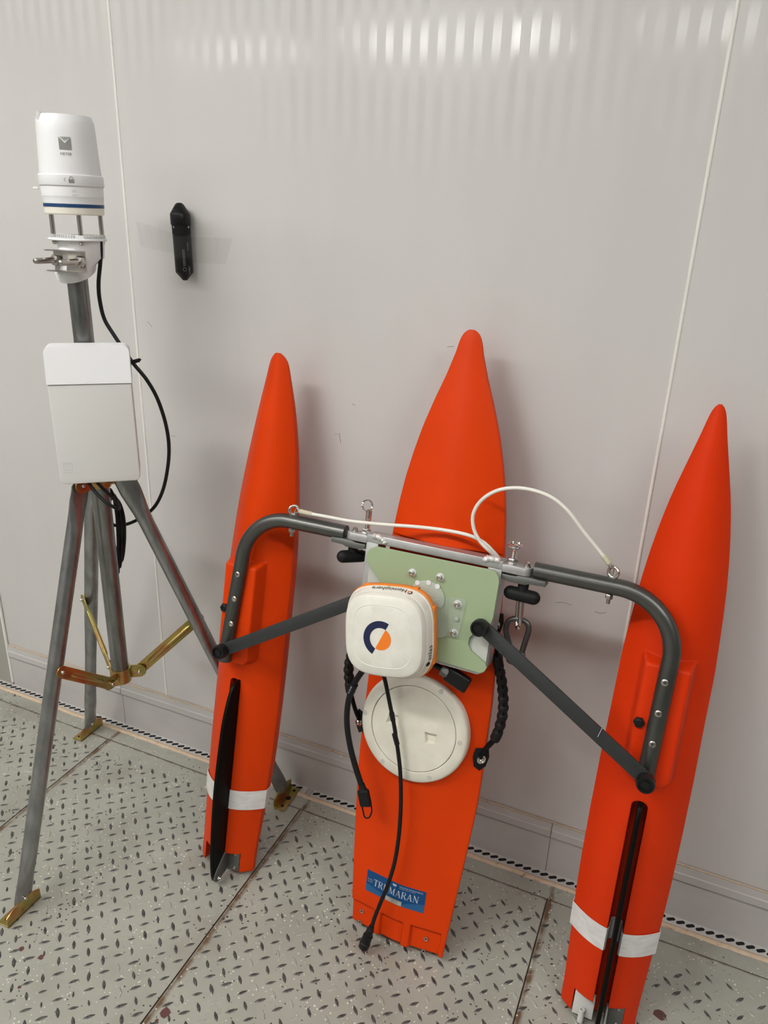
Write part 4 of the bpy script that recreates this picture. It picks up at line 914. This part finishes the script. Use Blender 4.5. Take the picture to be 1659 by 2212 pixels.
for k in range(30):
    a = fa - 1.35 + 2.7 * k / 29
    if abs(k - 15) < 2: continue
    p = V3((GX, GY, zp0 + .0055)) + V3((math.cos(a), math.sin(a), 0)) * .0472; t = V3((-math.sin(a), math.cos(a), 0)); b = BM(); box(b, p - t * .0009, t * .0018, V3((0, 0, .0052)), V3((math.cos(a), math.sin(a), 0)) * .0016); finish('rib', b, 'palegrey', gauge)
# saddle: sleeve cut obliquely, lowest at the front
b = BM(); seg = 56; zf, zk = at(150, 617, y=MY - .050).z, at(217, 566, y=MY + .04).z; rin = []; rout = []; tops = []
for i in range(seg):
    a = 2 * pi * i / seg; x, y = math.cos(a), math.sin(a); r0 = .0500; t = (y * .9 - x * .15 + 1) / 2; t = min(1, max(0, t))
    zc = zf + (zk - zf) * t ** 1.1
    q = 1.0 if y > -.2 else 1.0
    tops.append([b.verts.new((GX + .003 + x * .0415, GY + .004 + y * .0415, zp0 + .0005)), b.verts.new((GX + .002 + x * .0400, GY + .003 + y * .0400, zp0 - .030)), b.verts.new((MX + x * .0375, MY + y * .0375, zc + .012)), b.verts.new((MX + x * .0350, MY + y * .0350, zc)), b.verts.new((MX + x * .0192, MY + y * .0192, zc + .004)), b.verts.new((MX + x * .0192, MY + y * .0192, zp0 - .002))])
for i in range(seg):
    q, s = tops[i], tops[(i + 1) % seg]
    for k in range(5): b.faces.new((q[k], s[k], s[k + 1], q[k + 1]))
b.faces.new([q[0] for q in tops]); b.faces.new([q[5] for q in tops][::-1])
finish('mast_saddle', b, 'white', gauge, ang=40)
# channel clamp with two threaded rods
b = BM(); cz = at(150, 565, y=MY - .05).z; y0 = MY - .0345; xc = MX + .023; hwid = .037; hz = .0185
pr = [(-hz, -.022), (-hz, .0), (hz, .0), (hz, -.022), (hz - .002, -.022), (hz - .002, -.002), (-hz + .002, -.002), (-hz + .002, -.022)]
prism(b, [V3((xc - hwid, y0 + y, cz + z)) for z, y in pr], (2 * hwid, 0, 0), 0); ch = finish('clamp_channel', b, 'steel', gauge, ang=20)
for dx in (-.0285, .0285):
    p = V3((xc + dx, y0 - .002, cz)); b = BM(); prof = []
    for k in range(17): prof += [(.0054, k * .003), (.0050, k * .003 + .0015)]
    lathe(b, [(0, 0)] + prof + [(.0042, .052), (0, .052)], p, (0, -1, 0), 20); finish('threaded_rod', b, 'steel', gauge, ang=80)
    b = BM(); hexnut(b, p, (0, -1, 0), .0105, .009); finish('rod_hex_nut', b, 'steel', gauge, ang=25); 
# prints on the gauge
def onc(x, z, r): a = fa + x / r; return V3((GX + (r) * math.cos(a), GY + r * math.sin(a), z))
def rz(z): return lerp(z, [(zr1, .0517), (zt - .028, .0486), (zt - .0095, .0477)]) + .0006
pz = zz(144, 314); off = -.004
def gp_(x, y): return onc(x + off, pz + y, rz(pz + y))
b = BM(); h = .0098
poly(b, [gp_(-h, h), gp_(0, .000), gp_(0, -h), gp_(-h, -h)]); poly(b, [gp_(0, 0), gp_(h, h), gp_(h, -h), gp_(0, -h)])
for k in range(5):
    x0 = -h + .0028 + k * 2 * h / 5 * .88; x1 = x0 + .0022; poly(b, [gp_(x0, h), gp_(x1, h), gp_(x1 * .45, h - (h - abs(x1) * .45) * .62), gp_(x0 * .45, h - (h - abs(x0) * .45) * .62)])
finish('maker_emblem', b, 'greyprint', gauge, flatshade=True)
b = BM(); text(b, 'METER', .0062, lambda x, y: gp_(x, -.0185 + y), width=.0185); finish('maker_name', b, 'greyprint', gauge, flatshade=True)
def gl_(x, y): return onc(x, (zr0 + zr1) / 2 + y, .0553)
b = BM(); poly(b, [gl_(-.0045, -.005), gl_(.0045, -.005), gl_(.0045, .001), gl_(-.0045, .001)])
for i in range(10):
    a0, a1 = pi * i / 10, pi * (i + 1) / 10; poly(b, [gl_(.0036 * math.cos(a), .001 + .0044 * math.sin(a)) for a in (a0, a1)] + [gl_(.0026 * math.cos(a), .001 + .0034 * math.sin(a)) for a in (a1, a0)])
for s in (1, -1): poly(b, [gl_(-.0125, 0), gl_(-.0115, 0), gl_(-.0085, .0028 * s), gl_(-.0095, .0028 * s)])
finish('lock_symbol', b, 'greyprint', gauge, flatshade=True)
def gm_(x, y): return onc(x + .003, zr0 - .0105 + y, .0529)
b = BM(); poly(b, [gm_(-.0045, -.0045), gm_(.0045, -.0045), gm_(.0045, -.0032), gm_(-.0045, -.0032)]); poly(b, [gm_(-.0045, .001), gm_(.0045, .001), gm_(.0045, .0018), gm_(-.0045, .0018)])
for i in range(8):
    a0, a1 = pi * i / 8, pi * (i + 1) / 8; poly(b, [gm_(.0034 * math.cos(a), .002 + .003 * math.sin(a)) for a in (a0, a1)] + [gm_(.0026 * math.cos(a), .002 + .0022 * math.sin(a)) for a in (a1, a0)])
finish('unlock_symbol', b, 'palegrey', gauge, flatshade=True)
b = BM(); a = fa - 1.6; p = V3((GX + .0500 * math.cos(a), GY + .0500 * math.sin(a), zr0 - .007)); box(b, p - V3((.003, .003, 0)), V3((-.008, -.004, 0)), V3((.003, -.006, 0)), V3((0, 0, .004)), .001); finish('spout', b, 'white', gauge)

# ================================================================== DATA LOGGER BOX
n_ = V3((.64, -.768, 0)).normalized(); tx = V3((.768, .64, 0)).normalized(); zu = V3((0, 0, 1)); mc = V3((MX, MY, 0))
def onbox(px, py, d):
    r = ray(px, py); t = (mc + n_ * d - CAM).dot(n_) / r.dot(n_); q = CAM + r * t; return ((q - mc).dot(tx), q.z)
DB = .083
cTL, cTR, cBR, cBL = onbox(92, 750, DB - .012), onbox(277, 747, DB - .012), onbox(306, 1037, DB), onbox(130, 1048, DB)
x0, x1 = (cTL[0] + cBL[0]) / 2, (cTR[0] + cBR[0]) / 2; z1, z0 = (cTL[1] + cTR[1]) / 2, (cBL[1] + cBR[1]) / 2
slx = ((cTL[0] - cBL[0]) + (cTR[0] - cBR[0])) / 2 / (z1 - z0)
xm = (x0 + x1) / 2; hwb = (x1 - x0) / 2
zs = (onbox(103, 832, DB)[1] + onbox(288, 827, DB)[1]) / 2
logger = thing('data_logger', mc + n_ * .03 + zu * z0, 'white data logger box with a hooded top strapped to the tripod mast', 'logger box')
def LB(x, z, d): return mc + n_ * d + tx * (xm + x + slx * (z - (z0 + z1) / 2)) + zu * z
def rrect(h, za, zb_, r, top=True, bottom=True):
    p = []
    def corner(cx, cz, a0):
        return [(cx + r * math.cos(a0 + k * pi / 12), cz + r * math.sin(a0 + k * pi / 12)) for k in range(7)]
    p += corner(h - r, zb_ - r, 0) + corner(-h + r, zb_ - r, pi / 2) if top else [(h, zb_), (-h, zb_)]
    p += corner(-h + r, za + r, pi) + corner(h - r, za + r, 1.5 * pi) if bottom else [(-h, za), (h, za)]
    return p
b = BM(); prism(b, [LB(x, z, .030) for x, z in rrect(hwb * .985, z0, zs - .0012, .011, top=False)], n_ * (DB - .030), .002, 3); finish('box_body', b, 'white2', logger, ang=30)
b = BM()                                                            # hood: leans back towards its top edge
outline = rrect(hwb, zs, z1, .011, bottom=False)
dep = lambda z: DB + .0015 - .016 * max(0, (z - zs - .012) / (z1 - zs - .012)) ** 1.0
fr = [b.verts.new(LB(x, z, dep(z))) for x, z in outline]; bk = [b.verts.new(LB(x, z, .028)) for x, z in outline]; k = len(outline)
mid = [(x, z) for x, z in outline]
b.faces.new(bk[::-1]); [b.faces.new((bk[i], bk[(i + 1) % k], fr[(i + 1) % k], fr[i])) for i in range(k)]
rows = [zs, zs + .004, zs + .012, zs + .03, z1 - .011, z1 - .006, z1]
bmesh.ops.triangulate(b, faces=[b.faces.new(fr)])
hd = finish('hood', b, 'white', logger, ang=25)
b = BM(); ez = onbox(147, 1008, DB)
def ebx(x, z, d=.0006): return mc + n_ * (DB + d) + tx * (ez[0] + x) + zu * (ez[1] + z)
for pts in ([(-.008, .008), (.008, .008), (.008, .0072), (-.008, .0072)], [(-.008, .008), (-.0072, .008), (.0, .0012), (0, .0002)], [(.008, .008), (.0072, .008), (0, .0012), (0, .0002)], [(-.008, -.008), (.008, -.008), (.008, -.0072), (-.008, -.0072)], [(-.008, -.008), (-.0072, -.008), (-.0072, .008), (-.008, .008)], [(.008, -.008), (.0072, -.008), (.0072, .008), (.008, .008)], [(-.008, -.0125), (.008, -.0125), (.008, -.0115), (-.008, -.0115)]):
    poly(b, [ebx(x, z) for x, z in pts])
finish('embossed_emblem', b, 'palegrey', logger, flatshade=True)
b = BM(); box(b, LB(-.03, z0 + .05, .019), tx * .06, n_ * .012, zu * (z1 - z0 - .1), .002); finish('rear_mount', b, 'white2', logger)

# ================================================================== SENSOR CABLES ON THE MAST
def ma(px, py, y=-.235): return at(px, py, y=y)
cabl = [ma(217, 521, -.25), ma(218, 545, -.25), ma(216, 575, -.25), ma(213, 610, -.25), ma(215, 645, -.25), ma(225, 688, -.245), ma(245, 722, -.24), ma(268, 756, -.235), ma(288, 785, -.23), ma(318, 822, -.22), ma(342, 866, -.21), ma(360, 925, -.20), ma(365, 980, -.195), ma(357, 1040, -.19), ma(343, 1080, -.19), ma(325, 1104, -.19), ma(300, 1121, -.19), ma(275, 1132, -.19), ma(252, 1135, -.20), ma(238, 1132, -.21)]
sc = cable('sensor_cable', cabl, .0037, 'black cable looping from the rain gauge out past the logger box', 'cable', m='black')
ti = thing('cable_tie', ma(290, 782, -.235), 'black cable tie tail sticking out right of the logger box', 'cable tie')
b = BM(); p0, p1 = ma(276, 785, -.237), ma(306, 777, -.232); s_ = V3((0, 0, 1)); prism(b, [p0 - s_ * .004, p0 + s_ * .004, p1 - (p1 - p0) * .15 + s_ * .004, p1 + s_ * .001, p1 - (p1 - p0) * .15 - s_ * .0035], (0, -.0015, 0)); finish('tail', b, 'black', ti, flatshade=True)
lw = [at(190, 1040, y=-.32), at(205, 1062, y=-.32), at(225, 1082, y=-.318), at(245, 1095, y=-.31), at(257, 1099, y=-.295), at(256, 1090, y=-.28), at(240, 1072, y=-.29), at(222, 1055, y=-.30), at(210, 1042, y=-.31)]
cable('logger_lead', lw, .0033, 'thin black lead looping just under the logger box', 'cable', m='black')
co_ = thing('cable_coil', at(250, 1120, y=-.22), 'bundle of black cable tied behind the mast under the logger box', 'cable coil')
for k in range(3):
    b = BM(); x = at(246 + k * 5, 1070, y=-.222); zt_, zb_ = at(250, 1058, y=-.22).z, at(250, 1236, y=-.22).z
    c = V3((at(250, 1150, y=-.222).x - .006, -.222 + k * .006, (zt_ + zb_) / 2)); hz_ = (zt_ - zb_) / 2
    tube(b, [c + V3((.012 + .004 * k, 0, 0)) * math.cos(t) + V3((0, 0, hz_ * (1 - .12 * k))) * math.sin(t) + V3((.010 * math.sin(2 * t) * .4, 0, 0)) for t in [2 * pi * i / 40 for i in range(40)]], .0035, 10, closed=True); finish('coil_turn', b, 'black', co_, ang=80)

# ================================================================== LOGGER ON THE WALL, HELD BY TAPE
pt, pb_ = at(387, 438, y=-.0225), at(400, 606, y=-.0225); d = (pt - pb_).normalized(); L = (pt - pb_).length
dv = thing('water_level_logger', pb_, 'black pointed tube logger taped upright on the wall', 'logger')
b = BM(); lathe(b, [(0, 0), (.0045, .0006), (.0075, .004), (.0155, .0135), (.0182, .0165), (.0184, .020), (.0184, L * .61)], pb_, d, 48); lathe(b, [(.0184, L * .61), (0, L * .61)], pb_, d, 48); finish('tube_body', b, 'black', dv, ang=30)
b = BM(); lathe(b, [(0, L * .605), (.0186, L * .605), (.0186, L * .725), (0, L * .725)], pb_, d, 48); finish('sensor_collar', b, 'rubber', dv, ang=30)
b = BM(); lathe(b, [(0, L * .722), (.0200, L * .722), (.0205, L * .735), (.0205, L * .855), (.0196, L * .87), (.0085, L * .982), (.0045, L), (0, L)], pb_, d, 48); finish('nose_cap', b, 'black', dv, ang=30)
fd_ = math.atan2(CAM.y + .02, CAM.x - pt.x); vd = V3((math.cos(fd_), math.sin(fd_), 0)); vs = V3((-math.sin(fd_), math.cos(fd_), 0))
def od(x, h, r): a = x / r; q = vd * math.cos(a) + vs * math.sin(a); q = (q - d * q.dot(d)).normalized(); return pb_ + d * h + q * r
b = BM(); c = od(-.0075, L * .925, .0135); q = (c - (pb_ + d * L * .925)).normalized(); cyl(b, c - q * .004, c + q * .0004, .0038, .0038, 18); finish('eyelet', b, 'black_hole', dv)
for x in (-.0165, .001, .017):
    b = BM(); c = od(x, L * .695, .0186); q = (c - (pb_ + d * L * .695)).normalized(); cyl(b, c - q * .002, c + q * .0006, .0026, .0022, 14); finish('port_hole', b, 'black_hole' if abs(x) < .01 else 'steel', dv)
b = BM(); text(b, 'HOBO', .0065, lambda x, y: od(.0135 - y * 1.0, L * .145 + x, .01855), width=.0150); finish('maker_lettering', b, 'greyprint', dv, flatshade=True)
b = BM(); text(b, 'onset', .0055, lambda x, y: od(.0125 - y, L * .45 + x, .01855), width=.0160); finish('brand_lettering', b, 'greyprint', dv, flatshade=True)
b = BM()
for k in range(2):
    for j in range(9):
        h0 = .030 + j * .0036 + .001 * random.random(); poly(b, [od(-.001 + k * .0028 + a, h, .01855) for a, h in ((0, h0), (.0011, h0), (.0011, h0 + .0028), (0, h0 + .0028))])
for i in range(16):
    a0, a1 = 2 * pi * i / 16, 2 * pi * (i + 1) / 16; poly(b, [od(.0010 + .0038 * math.cos(a), .0235 + .0038 * math.sin(a), .01855) for a in (a0, a1)] + [od(.0010 + .0031 * math.cos(a), .0235 + .0031 * math.sin(a), .01855) for a in (a1, a0)])
finish('small_print', b, 'greyprint', dv, flatshade=True)
def tape(label, quad_, n=10):
    b = BM(); A0, B0, C0, D0 = [at(*p, y=-.0008) for p in quad_]; rows = []
    for i in range(n + 1):
        t = i / n; rows.append((A0.lerp(B0, t) + V3((0, 0, random.gauss(0, .0004))), D0.lerp(C0, t) + V3((0, 0, random.gauss(0, .0004)))))
    vs_ = [[b.verts.new(p + V3((0, -random.random() * .0006, 0))) for p in r] for r in rows]
    for q, s in zip(vs_, vs_[1:]): b.faces.new((q[0], q[1], s[1], s[0]))
    bmesh.ops.solidify(b, geom=b.faces[:], thickness=.00025); return tag(finish('adhesive_tape', b, 'clear_tape', ang=80), label, 'tape', 'clear tape holding the black logger')
tape('clear tape strip on the wall left of the black logger', [(293, 477), (374, 503), (376, 548), (303, 532)])
tape('clear tape strip on the wall right of the black logger', [(410, 512), (503, 514), (488, 571), (412, 567)])
b = BM(); h0, h1 = L * .30, L * .585; r0 = .0190; g = []
for i in range(19):
    x = -.0215 + .043 * i / 18; g.append((b.verts.new(od(x, h0 + .001 * math.sin(i), r0)), b.verts.new(od(x, h1, r0))))
for q, s in zip(g, g[1:]): b.faces.new((q[0], s[0], s[1], q[1]))
bmesh.ops.solidify(b, geom=b.faces[:], thickness=.00025)
tag(finish('adhesive_tape', b, 'clear_tape_thin', ang=80), 'glossy clear tape piece wrapped over the black logger itself', 'tape', 'clear tape holding the black logger')
